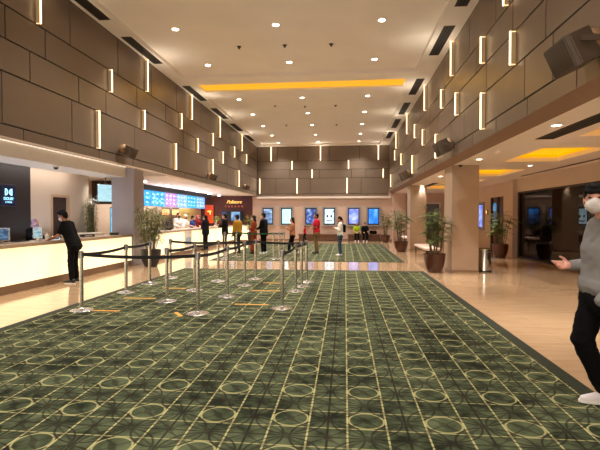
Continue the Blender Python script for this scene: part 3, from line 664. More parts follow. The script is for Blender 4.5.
# kitchen line
t = thing('kitchen_worktop', 'steel kitchen worktop against the wall behind the snack crew', 'worktop', (-9.0, 21.0, 0))
MB().box((-.28, -4.3, .85), (.28, 4.3, .9), .004).build('top', M_STEEL, t, smooth=False); MB().box((-.26, -4.2, 0), (.22, 4.2, .85)).build('cabinets', M_STEEL, t, smooth=False)
struct(MB().box((-9.3, 21.3, .9), (-9.27, 26.5, 1.95)).build('trim_4', mat('lit_tile', lin((196, 176, 110)), .5, var=.2, vscale=8), smooth=False))
M_WARMER = lit_panel_mat('warmer_glow', (255, 150, 70), (255, 200, 140), 1.4, 5)
for i, y in enumerate((20.9, 22.2)):
    t = thing('food_warmer', ['orange lit food warmer cabinet nearer the grey column', 'orange lit food warmer cabinet above the crew in white'][i], 'food warmer', (-9.0, y, .9), PI / 2, 'food warmers in the snack kitchen')
    MB().box((-.5, -.2, .0), (-.46, .2, 1.0)).box((.46, -.2, 0), (.5, .2, 1.0)).box((-.46, .16, 0), (.46, .2, 1.0)).box((-.5, -.22, 1.0), (.5, .2, 1.08)).build('cabinet', M_STEEL, t, smooth=False)
    MB().box((-.46, -.2, .72), (.46, .15, .98)).build('glowing_header', M_WARMER, t, smooth=False)
    MB().box((-.46, -.19, .34), (.46, .15, .36)).build('shelf', M_STEEL, t, smooth=False)
def till(loc, rz, label):
    t = thing('cash_till', label, 'till', loc, rz)
    MB().box((-.17, -.14, 0), (.17, .16, .10), .015).build('base', M_PLASTIC, t)
    m = MB().box((-.19, -.02, 0), (.19, .03, .30), .012); bmesh.ops.transform(m.bm, matrix=Matrix.Translation((0, 0, .12)) @ Matrix.Rotation(-.25, 4, 'X'), verts=m.bm.verts); m.build('monitor', M_PLASTIC, t)
    m = MB().box((-.165, -.026, .03), (.165, -.021, .27)); bmesh.ops.transform(m.bm, matrix=Matrix.Translation((0, 0, .12)) @ Matrix.Rotation(-.25, 4, 'X'), verts=m.bm.verts); m.build('display', M_SCR1, t)
    MB().tube((0, .05, .09), (0, .03, .2), .03).build('neck', M_PLASTIC, t)
till((-6.95, 16.75, ZS), PI / 2 + .4, 'black cash till on the snack counter beside the crew in white')
till((-6.75, 24.6, ZS), PI / 2, 'black cash till on the far part of the snack counter')
t = thing('notice_poster', 'white notice sheet fixed to the front of the snack counter', 'poster', (-6.5, 17.7, .12), PI / 2)
MB().box((-.4, -.03, 0), (.4, -.002, .80), .003).build('sheet', M_WHITE, t, smooth=False)
MB().box((-.3, -.034, .25), (.28, -.031, .55)).build('print', mat('notice_print', lin((150, 175, 200)), .6, var=.25, vscale=12), t, smooth=False)
# script sign
t = thing('shop_sign', 'gold script shop sign over spaced red capitals on the maroon wall', 'sign', (-7.12, YB - .06, 2.40))
M_GOLD = lit_panel_mat('gold_glow', (255, 190, 70), (255, 215, 120), 1.2)
text_mesh('script_lettering', 'Pollatore', .30, M_GOLD, t, (.02, -.03, .05), (PI / 2, 0, 0), .008, .4, .9)
text_mesh('capital_lettering', 'TUKANG', .16, lit_panel_mat('red_glow', (205, 90, 50), (225, 120, 75), .7), t, (.02, -.03, -.24), (PI / 2, 0, 0), .006, 0, 2.3)
t = thing('wall_television', 'screen glowing pale blue under the gold script sign', 'screen', (-7.0, YB - .06, 1.22))
MB().box((-.9, -.06, 0), (.55, 0, .66), .01).build('casing', M_PLASTIC, t, smooth=False)
MB().box((-.28, -.066, .04), (.30, -.061, .60)).build('display', screen_mat('tv_picture', [(40, 90, 150), (110, 160, 210), (200, 220, 235)], 4, .9), t, smooth=False)
MB().box((-.86, -.066, .04), (-.62, -.061, .62)).build('side_picture', screen_mat('tv_picture_side', [(20, 40, 90), (50, 90, 160)], 4, .7), t, smooth=False)
t = thing('light_box', 'tall orange glowing light box with a yellow mark beside the menu screens', 'light box', (-8.70, YB - .06, 1.05))
MB().box((-.32, -.12, 0), (.32, 0, 1.25), .01).build('casing', M_MAROON, t, smooth=False)
MB().box((-.28, -.128, .04), (.28, -.121, 1.21)).build('glowing_panel', lit_panel_mat('orange_glow', (110, 20, 6), (190, 60, 16), .7, 2.5), t, smooth=False)
MB().ell((0, -.13, .80), (.14, .012, .05)).ell((.06, -.13, .70), (.035, .012, .12)).build('yellow_mark', M_GOLD, t)
t = thing('flower_vase', 'vase of green and white flowers on the snack counter end', 'vase', (-6.62, 22.1, ZS))
MB().lathe([(.05, 0), (.07, .08), (.04, .2), (.055, .24)], n=16).build('vase_body', M_WHITE, t)
f = MB(); rnd = random.Random(4)
for i in range(40):
    a = rnd.uniform(0, 2 * PI); r_ = rnd.uniform(.03, .22); z = rnd.uniform(.26, .52); p = V((r_ * math.cos(a), r_ * math.sin(a), z)); f.ell(p, (.035, .035, .012), Euler((rnd.uniform(-1, 1), rnd.uniform(-1, 1), a)).to_matrix(), 8)
f.build('leaves', mat('fresh_green', lin((120, 170, 50)), .5, var=.3), t)
f = MB()
for i in range(7):
    a = rnd.uniform(0, 2 * PI); f.ell((.14 * math.cos(a), .14 * math.sin(a), rnd.uniform(.35, .55)), (.04, .04, .035), None, 8)
f.build('blossoms', mat('pink_blossom', lin((220, 150, 150)), .6, var=.15), t)

# ------------------------------------------------------------------ poster screens on the end wall
POST = [('poster screen of a misty grey-blue skyline, leftmost on the end wall', [(40, 60, 100), (110, 140, 175), (190, 210, 225)], 2.5, 'noise', (1, 1, 2)),
        ('bright cyan-white poster screen, second from the left on the end wall', [(130, 220, 235), (190, 245, 250), (225, 250, 250)], 9, 'noise', (1, 1, 3)),
        ('dark navy poster screen with pale shapes behind the man in red', [(16, 24, 66), (40, 70, 140), (170, 190, 225)], 3.2, 'noise', (1, 1, 1)),
        ('pale blue-white poster screen with dark spots, fourth from the left', [(30, 40, 70), (190, 220, 240), (215, 240, 250), (225, 245, 252)], 3.0, 'noise', (1, 1, 1)),
        ('lavender blue poster screen with a white swirl above the seated pair', [(60, 80, 190), (110, 130, 225), (190, 200, 250)], 2.4, 'noise', (1, 1, 1)),
        ('vivid blue poster screen, rightmost on the end wall', [(14, 70, 190), (30, 120, 230), (120, 190, 245)], 2.2, 'noise', (1, 1, .6))]
for i, ((lab, cols, sc, kind, st), (x0, x1)) in enumerate(zip(POST, [(-5.33, -4.45), (-4.14, -3.24), (-2.60, -1.68), (-1.44, -.52), (.08, 1.0), (1.30, 2.22)])):
    w = x1 - x0; h = 1.22
    t = thing('poster_screen', lab, 'screen', ((x0 + x1) / 2, YB - .02, .92), group='poster screens on the end wall')
    f = MB(); e = .10
    f.box((-w / 2, -.14, 0), (-w / 2 + e, 0, h)); f.box((w / 2 - e, -.14, 0), (w / 2, 0, h)); f.box((-w / 2 + e, -.14, 0), (w / 2 - e, 0, .08)); f.box((-w / 2 + e, -.14, h - .08), (w / 2 - e, 0, h))
    f.build('frame', mat('silver_frame', lin((166, 158, 156)), .4, .3, var=.04), t, smooth=False)
    MB().box((-w / 2 + e, -.09, .08), (w / 2 - e, 0, h - .08)).build('bezel', M_PLASTIC, t, smooth=False)
    MB().box((-w / 2 + e + .07, -.097, .16), (w / 2 - e - .07, -.091, h - .15)).build('display', screen_mat('poster_display', cols, sc, 1.4, kind, st, i * 2.3 + 1), t, smooth=False)
    if i == 3:
        g = MB(); 
        for s in (-1, 1): g.ell((s * .12, -.1, .62), (.06, .006, .085))
        g.prism([(-.2 + .4 * q / 8, .36 - .06 * math.sin(PI * q / 8)) for q in range(9)] + [(.2 - .4 * q / 8, .39 - .03 * math.sin(PI * q / 8)) for q in range(9)], 'y', -.105, -.098)
        g.build('dark_shapes', mat('print_dark', lin((40, 60, 90)), .5, var=.1), t)
# poster screen on the outer right wall and the one past the farther column
t = thing('poster_screen', 'poster screen seen edge-on on the right wall past the nearer column', 'screen', (XO, 21.62, .9), PI / 2 + PI)
f = MB(); w, h, e = 1.0, 1.3, .1
f.box((-w / 2, -.09, 0), (-w / 2 + e, 0, h)); f.box((w / 2 - e, -.09, 0), (w / 2, 0, h)); f.box((-w / 2 + e, -.09, 0), (w / 2 - e, 0, .08)); f.box((-w / 2 + e, -.09, h - .08), (w / 2 - e, 0, h))
f.build('frame', MATS['silver_frame'], t, smooth=False); MB().box((-.4, -.075, .08), (.4, 0, h - .08)).build('bezel', M_PLASTIC, t, smooth=False)
MB().box((-.35, -.082, .13), (.35, -.076, h - .13)).build('display', screen_mat('poster_display_side', [(70, 80, 200), (130, 150, 240), (200, 210, 250)], 4, 1.1), t, smooth=False)
t.rotation_euler = (0, 0, -PI / 2)
t = thing('exit_light', 'small yellow lit box sign on the right wall beside the poster', 'sign', (XO, 20.75, 1.63), -PI / 2)
MB().box((-.1, -.05, 0), (.1, 0, .2), .008).build('casing', M_PLASTIC, t, smooth=False); MB().box((-.07, -.056, .03), (.07, -.051, .17)).build('display', M_GOLD, t, smooth=False)
t = thing('poster_screen', 'blue poster screen half hidden between the two farther columns', 'screen', (4.25, YB - .02, .9))
MB().box((-.45, -.1, 0), (.45, 0, 1.5), .01).build('frame', MATS['silver_frame'], t, smooth=False); MB().box((-.38, -.107, .08), (.38, -.101, 1.42)).build('display', screen_mat('poster_display_far', [(60, 110, 190), (110, 160, 220), (170, 200, 230)], 4, .9), t, smooth=False)
dd = struct(MB().box((4.9, YB - .05, 0), (5.75, YB - .02, 2.3)).build('door_2', mat('blue_grey_door', lin((104, 110, 124)), .35, var=.1), smooth=False))
MB().box((4.82, YB - .07, 0), (4.9, YB - .02, 2.38)).box((5.75, YB - .07, 0), (5.83, YB - .02, 2.38)).box((4.9, YB - .07, 2.3), (5.75, YB - .02, 2.38)).build('door_frame', M_WHITE, dd, smooth=False)

# ------------------------------------------------------------------ benches, bin
def wood_bench(x0, x1, label):
    t = thing('wall_bench', label, 'bench', ((x0 + x1) / 2, 27.38, 0), group='brown benches along the end wall'); w = x1 - x0
    MB().box((-w / 2, -.24, .36), (w / 2, .26, .44), .012).build('seat', mat('bench_leather', lin((112, 74, 52)), .5, var=.12), t, smooth=False)
    MB().box((-w / 2 + .04, -.2, .06), (w / 2 - .04, .24, .36)).build('base', mat('bench_wood', lin((92, 62, 42)), .5, var=.15), t, smooth=False)
    for s in (-1, 1): MB().box((s * (w / 2 - .1) - .04, -.2, 0), (s * (w / 2 - .1) + .04, .2, .06)).build('foot', M_PLASTIC, t, smooth=False)
wood_bench(-2.9, -.25, 'brown bench along the end wall behind the man in red')
wood_bench(.15, 2.2, 'brown bench along the end wall with two people seated')
def pale_bench(loc, L, label):
    t = thing('upholstered_bench', label, 'bench', loc, group='pale upholstered benches by the columns')
    MB().box((-.27, -L / 2, .34), (.27, L / 2, .43), .03).build('seat', mat('pale_upholstery', lin((216, 190, 176)), .7, bump=.1), t)
    MB().box((-.24, -L / 2 + .03, .30), (.24, L / 2 - .03, .34)).build('rail', M_PLASTIC, t, smooth=False)
    for sx in (-1, 1):
        for y in (-L / 2 + .08, L / 2 - .08): MB().tube((sx * .2, y, 0), (sx * .2, y, .30), .018, .026, 10).build('leg', M_PLASTIC, t)
pale_bench((3.05, 16.9, 0), 2.6, 'pale upholstered bench between the palm and the two columns')
pale_bench((3.35, 24.6, 0), 2.0, 'pale upholstered bench behind the farther palms')
t = thing('litter_bin', 'round chrome litter bin standing beside the nearer column', 'bin', (3.86, 12.70, 0))
MB().lathe([(.19, 0), (.19, .03), (.175, .035), (.175, .56), (.19, .57), (.19, .63), (.17, .64)], n=28).build('body', M_CHROME, t)
MB().lathe([(.165, .641), (.15, .66), (.08, .668), (.02, .668)], n=28).build('lid', M_PLASTIC, t)
MB().lathe([(.192, .001), (.196, .02), (.193, .04)], n=28).build('foot_ring', M_PLASTIC, t)

# ------------------------------------------------------------------ plants
def leaf(mb, p, d, up, L, w, droop):
    d = d.normalized(); side = d.cross(up)
    if side.length < 1e-3: side = V((1, 0, 0))
    side.normalize(); pts = []
    for i, (k, ww) in enumerate(((0, .15), (.35, 1), (.7, .75), (1, .05))):
        c = p + d * L * k + V((0, 0, -droop * L * k * k)); pts.append((c - side * w * ww / 2, c + V((0, 0, .12 * w * ww)), c + side * w * ww / 2))
    vs = [[mb.bm.verts.new(q) for q in r] for r in pts]
    for a, b in zip(vs, vs[1:]):
        mb.bm.faces.new((a[0], a[1], b[1], b[0])); mb.bm.faces.new((a[1], a[2], b[2], b[1]))
def plant(name, label, loc, potr, poth, potmat, top, spread, nst, style, fol, seed, dens=1.0, square=False):
    rnd = random.Random(seed); t = thing(name, label, 'plant', loc)
    prof = [(potr * .60, 0), (potr * .64, .02), (potr * .88, poth * .38), (potr * 1.0, poth * .72), (potr * 1.01, poth * .9), (potr * 1.04, poth * .94), (potr * 1.04, poth), (potr * .92, poth), (potr * .9, poth * .93)]
    if square: prof = [(potr * .62, 0), (potr * .65, .02), (potr * .98, poth - .05), (potr * 1.03, poth - .04), (potr * 1.03, poth), (potr * .93, poth), (potr * .9, poth * .93)]
    MB().lathe(prof, n=4 if square else 28).build('pot', potmat, t, rot=(0, 0, PI / 4 if square else 0), smooth=not square)
    MB().lathe([(potr * .91, poth * .90), (potr * .91, poth * .94), (potr * .3, poth * .955)], n=24).build('soil', M_SOIL, t)
    f = MB()
    for s in range(nst):
        a = rnd.uniform(0, 2 * PI); r0 = rnd.uniform(0, potr * .6); b = V((r0 * math.cos(a), r0 * math.sin(a), poth * .93))
        lean = rnd.uniform(.1, spread * .65); h = rnd.uniform(.72, 1.0) * (top - poth)
        e = V((b.x + lean * math.cos(a), b.y + lean * math.sin(a), poth + h)); mid = b.lerp(e, .55) - V((math.cos(a), math.sin(a), 0)) * lean * .12
        st = MB(); st.tube(b, mid, .012, .010, 7).tube(mid, e, .010, .005, 7); st.build('stem', M_STEM, t)
        n = int((34 if style == 'bamboo' else 11) * dens)
        for q in range(n):
            k = rnd.uniform(.22, 1.0) if style == 'bamboo' else rnd.uniform(.35, 1.0)
            p = b.lerp(mid, k / .55) if k < .55 else mid.lerp(e, (k - .55) / .45)
            aa = rnd.uniform(0, 2 * PI); el = rnd.uniform(-.2, .9)
            dv = V((math.cos(aa) * math.cos(el), math.sin(aa) * math.cos(el), math.sin(el)))
            if style == 'bamboo':
                tw = p + dv * rnd.uniform(.02, spread * .42)
                leaf(f, tw, dv + V((0, 0, -.2)), V((0, 0, 1)), rnd.uniform(.12, .20), .030, rnd.uniform(.2, .7))
            else:   # palm frond: a bent rib with leaflets
                L = spread * rnd.uniform(.55, .95); w0 = None
                for z in range(1, 10):
                    kk = z / 9; c = p + dv * L * kk + V((0, 0, -.35 * L * kk * kk))
                    for sg in (-1, 1):
                        sd = dv.cross(V((0, 0, 1)))
                        if sd.length < .05: continue
                        sd.normalize(); leaf(f, c, dv * .7 + sd * sg * .8 + V((0, 0, -.15)), V((0, 0, 1)), (.17 - .08 * kk) * spread * 1.5, .024, .4)
    f.build('foliage', fol, t, smooth=False)
    return t
plant('potted_bamboo', 'tall bushy bamboo in a round black pot beside the grey column', (-5.93, 12.95, 0), .30, .52, M_POT_BLACK, 1.92, .62, 18, 'bamboo', M_FOLI2, 1, 2.6)
plant('potted_palm', 'palm in a dark red pot in front of the nearer right-hand column', (2.46, 12.45, 0), .29, .52, M_POT_RED, 1.85, .36, 12, 'palm', M_FOLI, 2)
plant('potted_palm', 'palm in a dark red pot by the farther right-hand column', (2.42, 19.4, 0), .29, .46, M_POT_RED, 1.85, .42, 10, 'palm', M_FOLI, 3)
plant('potted_palm', 'palm in a dark pot at the end wall beside the rightmost poster', (2.36, 26.2, 0), .26, .44, M_POT_RED, 1.8, .5, 9, 'palm', M_FOLI2, 4)
plant('potted_palm', 'palm in a dark red pot against the right wall by the mirrored panes', (5.72, 16.95, 0), .28, .52, M_POT_RED, 1.75, .42, 11, 'palm', M_FOLI, 5)
plant('potted_palm', 'leafy plant in a tall dark planter at the end of the dessert counter', (-5.40, 25.0, 0), .22, .62, M_POT_BLACK, 1.55, .45, 9, 'palm', mat('bright_leaf', lin((112, 130, 44)), .5, var=.3), 6)
plant('climbing_plant', 'narrow column of climbing greenery on the wall behind the ticket counter', (-8.05, 13.25, 0), .14, .4, M_POT_BLACK, 2.25, .12, 12, 'bamboo', M_FOLI2, 7, 1.6)

# ------------------------------------------------------------------ queue barriers
POSTS = {'A1': (-4.27, 6.75), 'A2': (-4.38, 8.43), 'A3': (-4.41, 9.57), 'B4': (-4.30, 10.5), 'B2': (-3.19, 7.62), 'B3': (-3.09, 8.8), 'B5': (-2.97, 10.1), 'B1': (-2.30, 6.70), 'K2': (-2.23, 8.18), 'K3': (-2.21, 9.55), 'K4': (-2.17, 10.55),
         'C1': (-1.04, 7.24), 'C2': (-1.00, 8.9), 'C3': (-.94, 9.54), 'C4': (-.89, 10.2), 'D1': (-2.55, 15.6), 'D2': (-2.33, 15.52), 'D3': (-2.16, 15.53), 'D4': (-4.26, 15.32), 'D5': (-4.08, 16.3)}
PLAB = {'A1': 'nearest steel queue post of the leftmost line, beside the ticket counter', 'A2': 'second steel queue post of the leftmost line', 'A3': 'third steel queue post of the leftmost line, before the bamboo', 'B4': 'farthest steel queue post of the leftmost line',
        'B2': 'steel queue post right of the leftmost line, first of the short inner line', 'B3': 'middle steel queue post of the short inner line', 'B5': 'farthest steel queue post of the short inner line',
        'B1': 'nearest steel queue post of the third line, lowest in the picture', 'K2': 'second steel queue post of the third line', 'K3': 'third steel queue post of the third line', 'K4': 'farthest steel queue post of the third line',
        'C1': 'nearest steel queue post of the rightmost line', 'C2': 'second steel queue post of the rightmost line', 'C3': 'third steel queue post of the rightmost line', 'C4': 'farthest steel queue post of the rightmost line',
        'D1': 'steel queue post at the near edge of the far carpet holding the green belt', 'D2': 'middle steel post of the close trio ending the green belt', 'D3': 'rightmost steel post of the close trio ending the green belt', 'D4': 'steel queue post by the man in black at the snack counter', 'D5': 'steel queue post beside the person in yellow, starting the green belt'}
BELTS = [('A1', 'A2'), ('A2', 'A3'), ('A1', 'B1'), ('B4', 'B5'), ('B2', 'B3'), ('B3', 'B5'), ('B1', 'K2'), ('K2', 'K3'), ('K3', 'K4'), ('B5', 'K4'), ('K4', 'C4'), ('C1', 'C2'), ('C2', 'C3'), ('C3', 'C4'), ('D4', 'D5'), ('D5', 'D1'), ('D1', 'D2'), ('D2', 'D3')]
base_me = MB().lathe([(.175, 0), (.178, .006), (.172, .014), (.12, .026), (.045, .036), (.034, .05)], n=28).mesh('base', M_STEEL, True)
pole_me = MB().lathe([(.031, .04), (.031, .86)], n=20).mesh('pole', M_STEEL, True)
cap_me = MB().lathe([(.034, .855), (.041, .862), (.041, .955), (.036, .97), (.014, .976)], n=20).mesh('cassette', mat('cassette_grey', (.35, .34, .33), .35, .9, var=.1), True)
roots = {}
for kk, (x, y) in POSTS.items():
    zf = .0085 if (-4.72 < x < 2.1) else .0005
    t = thing('queue_post', PLAB[kk], 'queue post', (x, y, zf), group='steel queue posts'); roots[kk] = t
    for me in (base_me, pole_me, cap_me):
        o = bpy.data.objects.new(me.name, me); COL.objects.link(o); o.parent = t
for a, b in BELTS:
    p, q = V((*POSTS[a], 0)), V((*POSTS[b], 0)); d = q - p; L = d.length; dn = d.normalized(); nn = V((-dn.y, dn.x, 0))
    mb = MB(); rings = []
    N = 14
    for i in range(N + 1):
        k = i / N; c = dn * (.040 + (L - .080) * k) + V((0, 0, .915 - .035 * min(1, L / 2) * 4 * k * (1 - k)))
        rings.append([c + nn * .003 + V((0, 0, -.026)), c - nn * .003 + V((0, 0, -.026)), c - nn * .003 + V((0, 0, .026)), c + nn * .003 + V((0, 0, .026))])
    mb.loft(rings); o = mb.build('belt', M_GREENBELT if a in ('D5', 'D1', 'D2') else M_BELT, roots[a], smooth=False)
    o['label'] = 'green retractable belt' if a in ('D5', 'D1', 'D2') else 'black retractable belt'
# tape strips on the carpet
TAPES = [(98, 128, 'amber floor tape beside the nearest post of the leftmost line', (-3.95, 6.78), .62, 0), (0, 0, 'amber floor tape beside the second post of the leftmost line', (-3.83, 7.88), .62, .03),
         (0, 0, 'amber floor tape beside the third post of the leftmost line', (-3.62, 9.05), .5, .03), (0, 0, 'short slanted amber floor tape left of the lowest post', (-2.6, 6.65), .34, -.95),
         (0, 0, 'amber floor tape between the third and rightmost post lines, nearest', (-1.62, 7.52), .6, .0), (0, 0, 'amber floor tape between the third and rightmost post lines, middle', (-1.62, 8.93), .6, .05), (0, 0, 'amber floor tape between the third and rightmost post lines, farthest', (-1.62, 10.0), .5, .03)]
for _, _, lab, (x, y), L, rz in TAPES:
    o = MB().box((-L / 2, -.03, 0), (L / 2, .03, .0015)).build('floor_tape', M_TAPE, loc=(x, y, .0085), rot=(0, 0, rz), smooth=False); tag(o, lab, 'tape', 'amber distance tapes on the carpet')

# ------------------------------------------------------------------ people
def remesh(mb, name, m, voxel, parent, smooth=4, wr=0, wsc=9.0, seed=0):
    me = mb.mesh('tmp', None); o = bpy.data.objects.new('tmp', me); COL.objects.link(o)
    r = o.modifiers.new('r', 'REMESH'); r.mode = 'VOXEL'; r.voxel_size = voxel
    s = o.modifiers.new('s', 'SMOOTH'); s.factor = .5; s.iterations = smooth
    dg = bpy.context.evaluated_depsgraph_get(); out = bpy.data.meshes.new_from_object(o.evaluated_get(dg)); bpy.data.objects.remove(o); bpy.data.meshes.remove(me)
    out.name = name; out.materials.clear(); out.materials.append(m)
    if wr:
        ns = [v.normal.copy() for v in out.vertices]
        for v, n in zip(out.vertices, ns):
            c = V((v.co.x * wsc, v.co.y * wsc, v.co.z * wsc * 1.7 + seed)); v.co += n * wr * (noise.noise(c) + .5 * noise.noise(c * 2.3))
    out.polygons.foreach_set('use_smooth', [True] * len(out.polygons))
    ob = bpy.data.objects.new(name, out); COL.objects.link(ob); ob.parent = parent
    return ob
ARMS = {'down': ((.06, .0, -.28), (.01, .06, -.25)), 'phone': ((.05, .04, -.27), (-.10, .20, .09)), 'reach': ((.03, .13, -.23), (-.02, .24, -.05)), 'pocket': ((.09, -.09, -.26), (-.07, .14, -.19)), 'fold': ((.06, .05, -.26), (-.20, .16, -.02)), 'lap': ((.06, .06, -.26), (-.12, .20, -.08)), 'lean': ((.05, .16, -.22), (-.03, .23, -.08))}
def figure(label, loc, rz, h, arms=('down', 'down'), legs='stand', lean=0, look=0, hair='short', top=None, sleeve='short', bottom=None, legtype='trousers', shoe=None, mask=True, skin=None, voxel=.010, jx=None, girth=1.0, extra=None, nod=0):
    girth *= 1.1
    t = thing('person', label, 'person', loc, rz); t.scale = (h / 1.72,) * 3
    skin = skin or M_SKIN; shoe = shoe or mat('dark_shoe', (.02, .02, .02), .5, var=.2)
    J = {}
    hz = .92 if legs != 'sit' else .53
    J['pel'] = V((0, 0, hz))
    for s, n in ((-1, 'L'), (1, 'R')):
        J['hip' + n] = V((s * .085, 0, hz - .02))
        if legs == 'stand': J['kn' + n] = V((s * .095, .02, .49)); J['an' + n] = V((s * .11, -.01, .085))
        elif legs == 'walk':
            J['kn' + n] = V((s * .085, .12 if s < 0 else .03, .49)); J['an' + n] = V((s * .09, .16 if s < 0 else -.22, .085 if s < 0 else .12))
        elif legs == 'sit': J['kn' + n] = V((s * .10, .42, .50)); J['an' + n] = V((s * .11, .43, .085))
    Rl = Matrix.Rotation(-lean, 3, 'X')
    def up(v): return J['pel'] + Rl @ V(v)
    sp = [up((0, -.005, -.08)), up((0, 0, .04)), up((0, .005, .16)), up((0, .012, .30)), up((0, .0, .42)), up((0, -.01, .49))]
    J['neck'] = up((0, -.012, .52)); Rh = Matrix.Rotation(look, 3, 'Z') @ Matrix.Rotation(-lean * .35 - nod, 3, 'X')
    J['head'] = J['neck'] + Matrix.Rotation(-lean * .6 - nod * .5, 3, 'X') @ V((0, .03, .145))
    for s, n, a in ((-1, 'L', arms[0]), (1, 'R', arms[1])):
        e, w = ARMS[a] if isinstance(a, str) else a
        J['sh' + n] = up((s * .175, -.01, .46)); J['el' + n] = J['sh' + n] + V((s * e[0], e[1], e[2])); J['wr' + n] = J['el' + n] + V((s * w[0], w[1], w[2]))
    if jx: J.update({k: V(v) for k, v in jx.items()})
    right = V((1, 0, 0))
    LEV = [(.115, .10), (.10, .095), (.085, .09), (.10, .10), (.10, .085), (.06, .055)]
    def torso(mb, g, lo=0.0, hi=1.0):
        n = 16
        for i in range(n + 1):
            k = i / n
            if k < lo or k > hi: continue
            f = k * 5; a = min(4, int(f)); q = f - a
            c = sp[a].lerp(sp[a + 1], q); w = (LEV[a][0] * (1 - q) + LEV[a + 1][0] * q) * girth; d = (LEV[a][1] * (1 - q) + LEV[a + 1][1] * q) * girth + g
            mb.capsule(c - right * w, c + right * w, d, n=14)
    # --- body
    b = MB(); torso(b, -.012)
    b.capsule(J['shL'], J['shR'], .05); b.capsule(sp[5], J['head'], .052, .05)
    for s, n in ((-1, 'L'), (1, 'R')):
        b.capsule(J['sh' + n], J['el' + n], .046, .037); b.capsule(J['el' + n], J['wr' + n], .038, .026)
        d = (J['wr' + n] - J['el' + n]).normalized(); nrm = d.cross(V((0, 0, 1)) if abs(d.z) < .8 else V((0, -1, 0))).normalized().cross(d) * -1
        sd = d.cross(nrm).normalized() * (1 if s > 0 else -1)
        w0 = J['wr' + n]
        b.capsule(w0, w0 + d * .03, .026, .026)
        for q, o_, L in ((0, -.030, .056), (1, -.010, .072), (2, .010, .078), (3, .030, .068)):
            k0 = w0 + d * .085 + sd * o_ * .95; b.capsule(w0 + d * .02 + sd * o_ * .5, k0, .016, .0135, 8)
            k1 = k0 + (d * .9 + nrm * .25).normalized() * L * .55; k2 = k1 + (d * .6 + nrm * .7).normalized() * L * .5
            b.capsule(k0, k1, .0105, .0098, 8).capsule(k1, k2, .0098, .0088, 8)
        th = w0 + d * .028 + sd * .024; t1 = th + (d * .6 + sd * .7).normalized() * .042; t2 = t1 + (d * .95 + nrm * .3).normalized() * .034
        b.capsule(th, t1, .015, .012, 8).capsule(t1, t2, .0115, .0095, 8)
        b.capsule(J['hip' + n], J['kn' + n], .075, .052); b.capsule(J['kn' + n], J['an' + n], .052, .036)
        b.capsule(J['an' + n] + V((0, -.03, -.035)), J['an' + n] + V((0, .13, -.05)), .038, .030)
    H = J['head']; hp = lambda v: H + Rh @ V(v)
    b.ell(H + Rh @ V((0, -.005, .02)), (.076, .096, .098), Rh); b.ell(hp((0, .025, -.05)), (.058, .068, .062), Rh)
    b.capsule(hp((0, .090, .012)), hp((0, .108, -.022)), .010, .014, 8)          # nose
    b.capsule(hp((-.02, .088, -.062)), hp((.02, .088, -.062)), .009, n=8)          # lips
    b.capsule(hp((-.04, .083, .036)), hp((.04, .083, .036)), .010, n=8)            # brow
    for s in (-1, 1): b.ell(hp((s * .077, -.002, -.01)), (.010, .022, .032), Rh, 10); b.capsule(hp((s * .028, .086, -.028)), hp((s * .052, .062, -.035)), .014, n=8)
    remesh(b, 'body', skin, voxel, t, 3)
    e = MB()
    for s in (-1, 1): e.ell(hp((s * .032, .088, .012)), (.012, .008, .007), Rh, 10)
    e.build('eyes', M_EYE, t)
    # --- hair
    hr = MB()
    if hair in ('short', 'long', 'pony', 'tuft'):
        hr.ell(hp((0, -.022, .036)), (.086, .098, .098), Rh); hr.ell(hp((0, -.05, -.01)), (.074, .06, .08), Rh)
        if hair == 'tuft': hr.ell(hp((0, .03, .105)), (.07, .075, .04), Rh); hr.ell(hp((0, -.03, .11)), (.08, .08, .04), Rh)
    if hair == 'long':
        for s in (-1, 0, 1): hr.capsule(hp((s * .06, -.045, .0)), hp((s * .075, -.07, -.22)), .045, .035)
        hr.capsule(hp((0, -.07, -.05)), hp((0, -.10, -.30)), .05, .04)
    if hair == 'pony': hr.capsule(hp((0, -.11, .02)), hp((0, -.14, -.16)), .03, .02)
    hm = M_HAIR
    if hair in ('scarf_black', 'scarf_print', 'scarf_red'):
        hm = {'scarf_black': mat('black_scarf', (.012, .012, .016), .8, bump=.1), 'scarf_print': mat('printed_scarf', lin((170, 140, 165)), .7, var=.6, vscale=25), 'scarf_red': mat('red_scarf', lin((150, 30, 28)), .7, var=.1)}[hair]
        hr.ell(hp((0, -.022, .03)), (.092, .10, .10), Rh); hr.ell(hp((0, -.03, -.07)), (.085, .085, .09), Rh); hr.capsule(hp((0, -.02, -.13)), J['neck'] + V((0, .0, -.08)), .08, .14)
    if hair == 'cap':
        hm = M_WHITE; hr.ell(hp((0, -.005, .065)), (.088, .103, .07), Rh); hr.ell(hp((0, .09, .06)), (.06, .06, .012), Rh)
    if hr.bm.verts: remesh(hr, 'headscarf' if 'scarf' in hair else ('cap' if hair == 'cap' else 'hair'), hm, .011, t, 2, .003, 40)
    if mask:
        mk = MB(); mk.ell(hp((0, .058, -.045)), (.064, .062, .055), Rh); mk.ell(hp((0, .095, -.03)), (.03, .026, .035), Rh)
        remesh(mk, 'face_mask', mask if not isinstance(mask, bool) else M_MASK, .009, t, 2)
        for s in (-1, 1): MB().tube(hp((s * .060, .05, -.03)), hp((s * .081, -.005, .005)), .003, n=6).build('mask_loop', M_MASK, t)
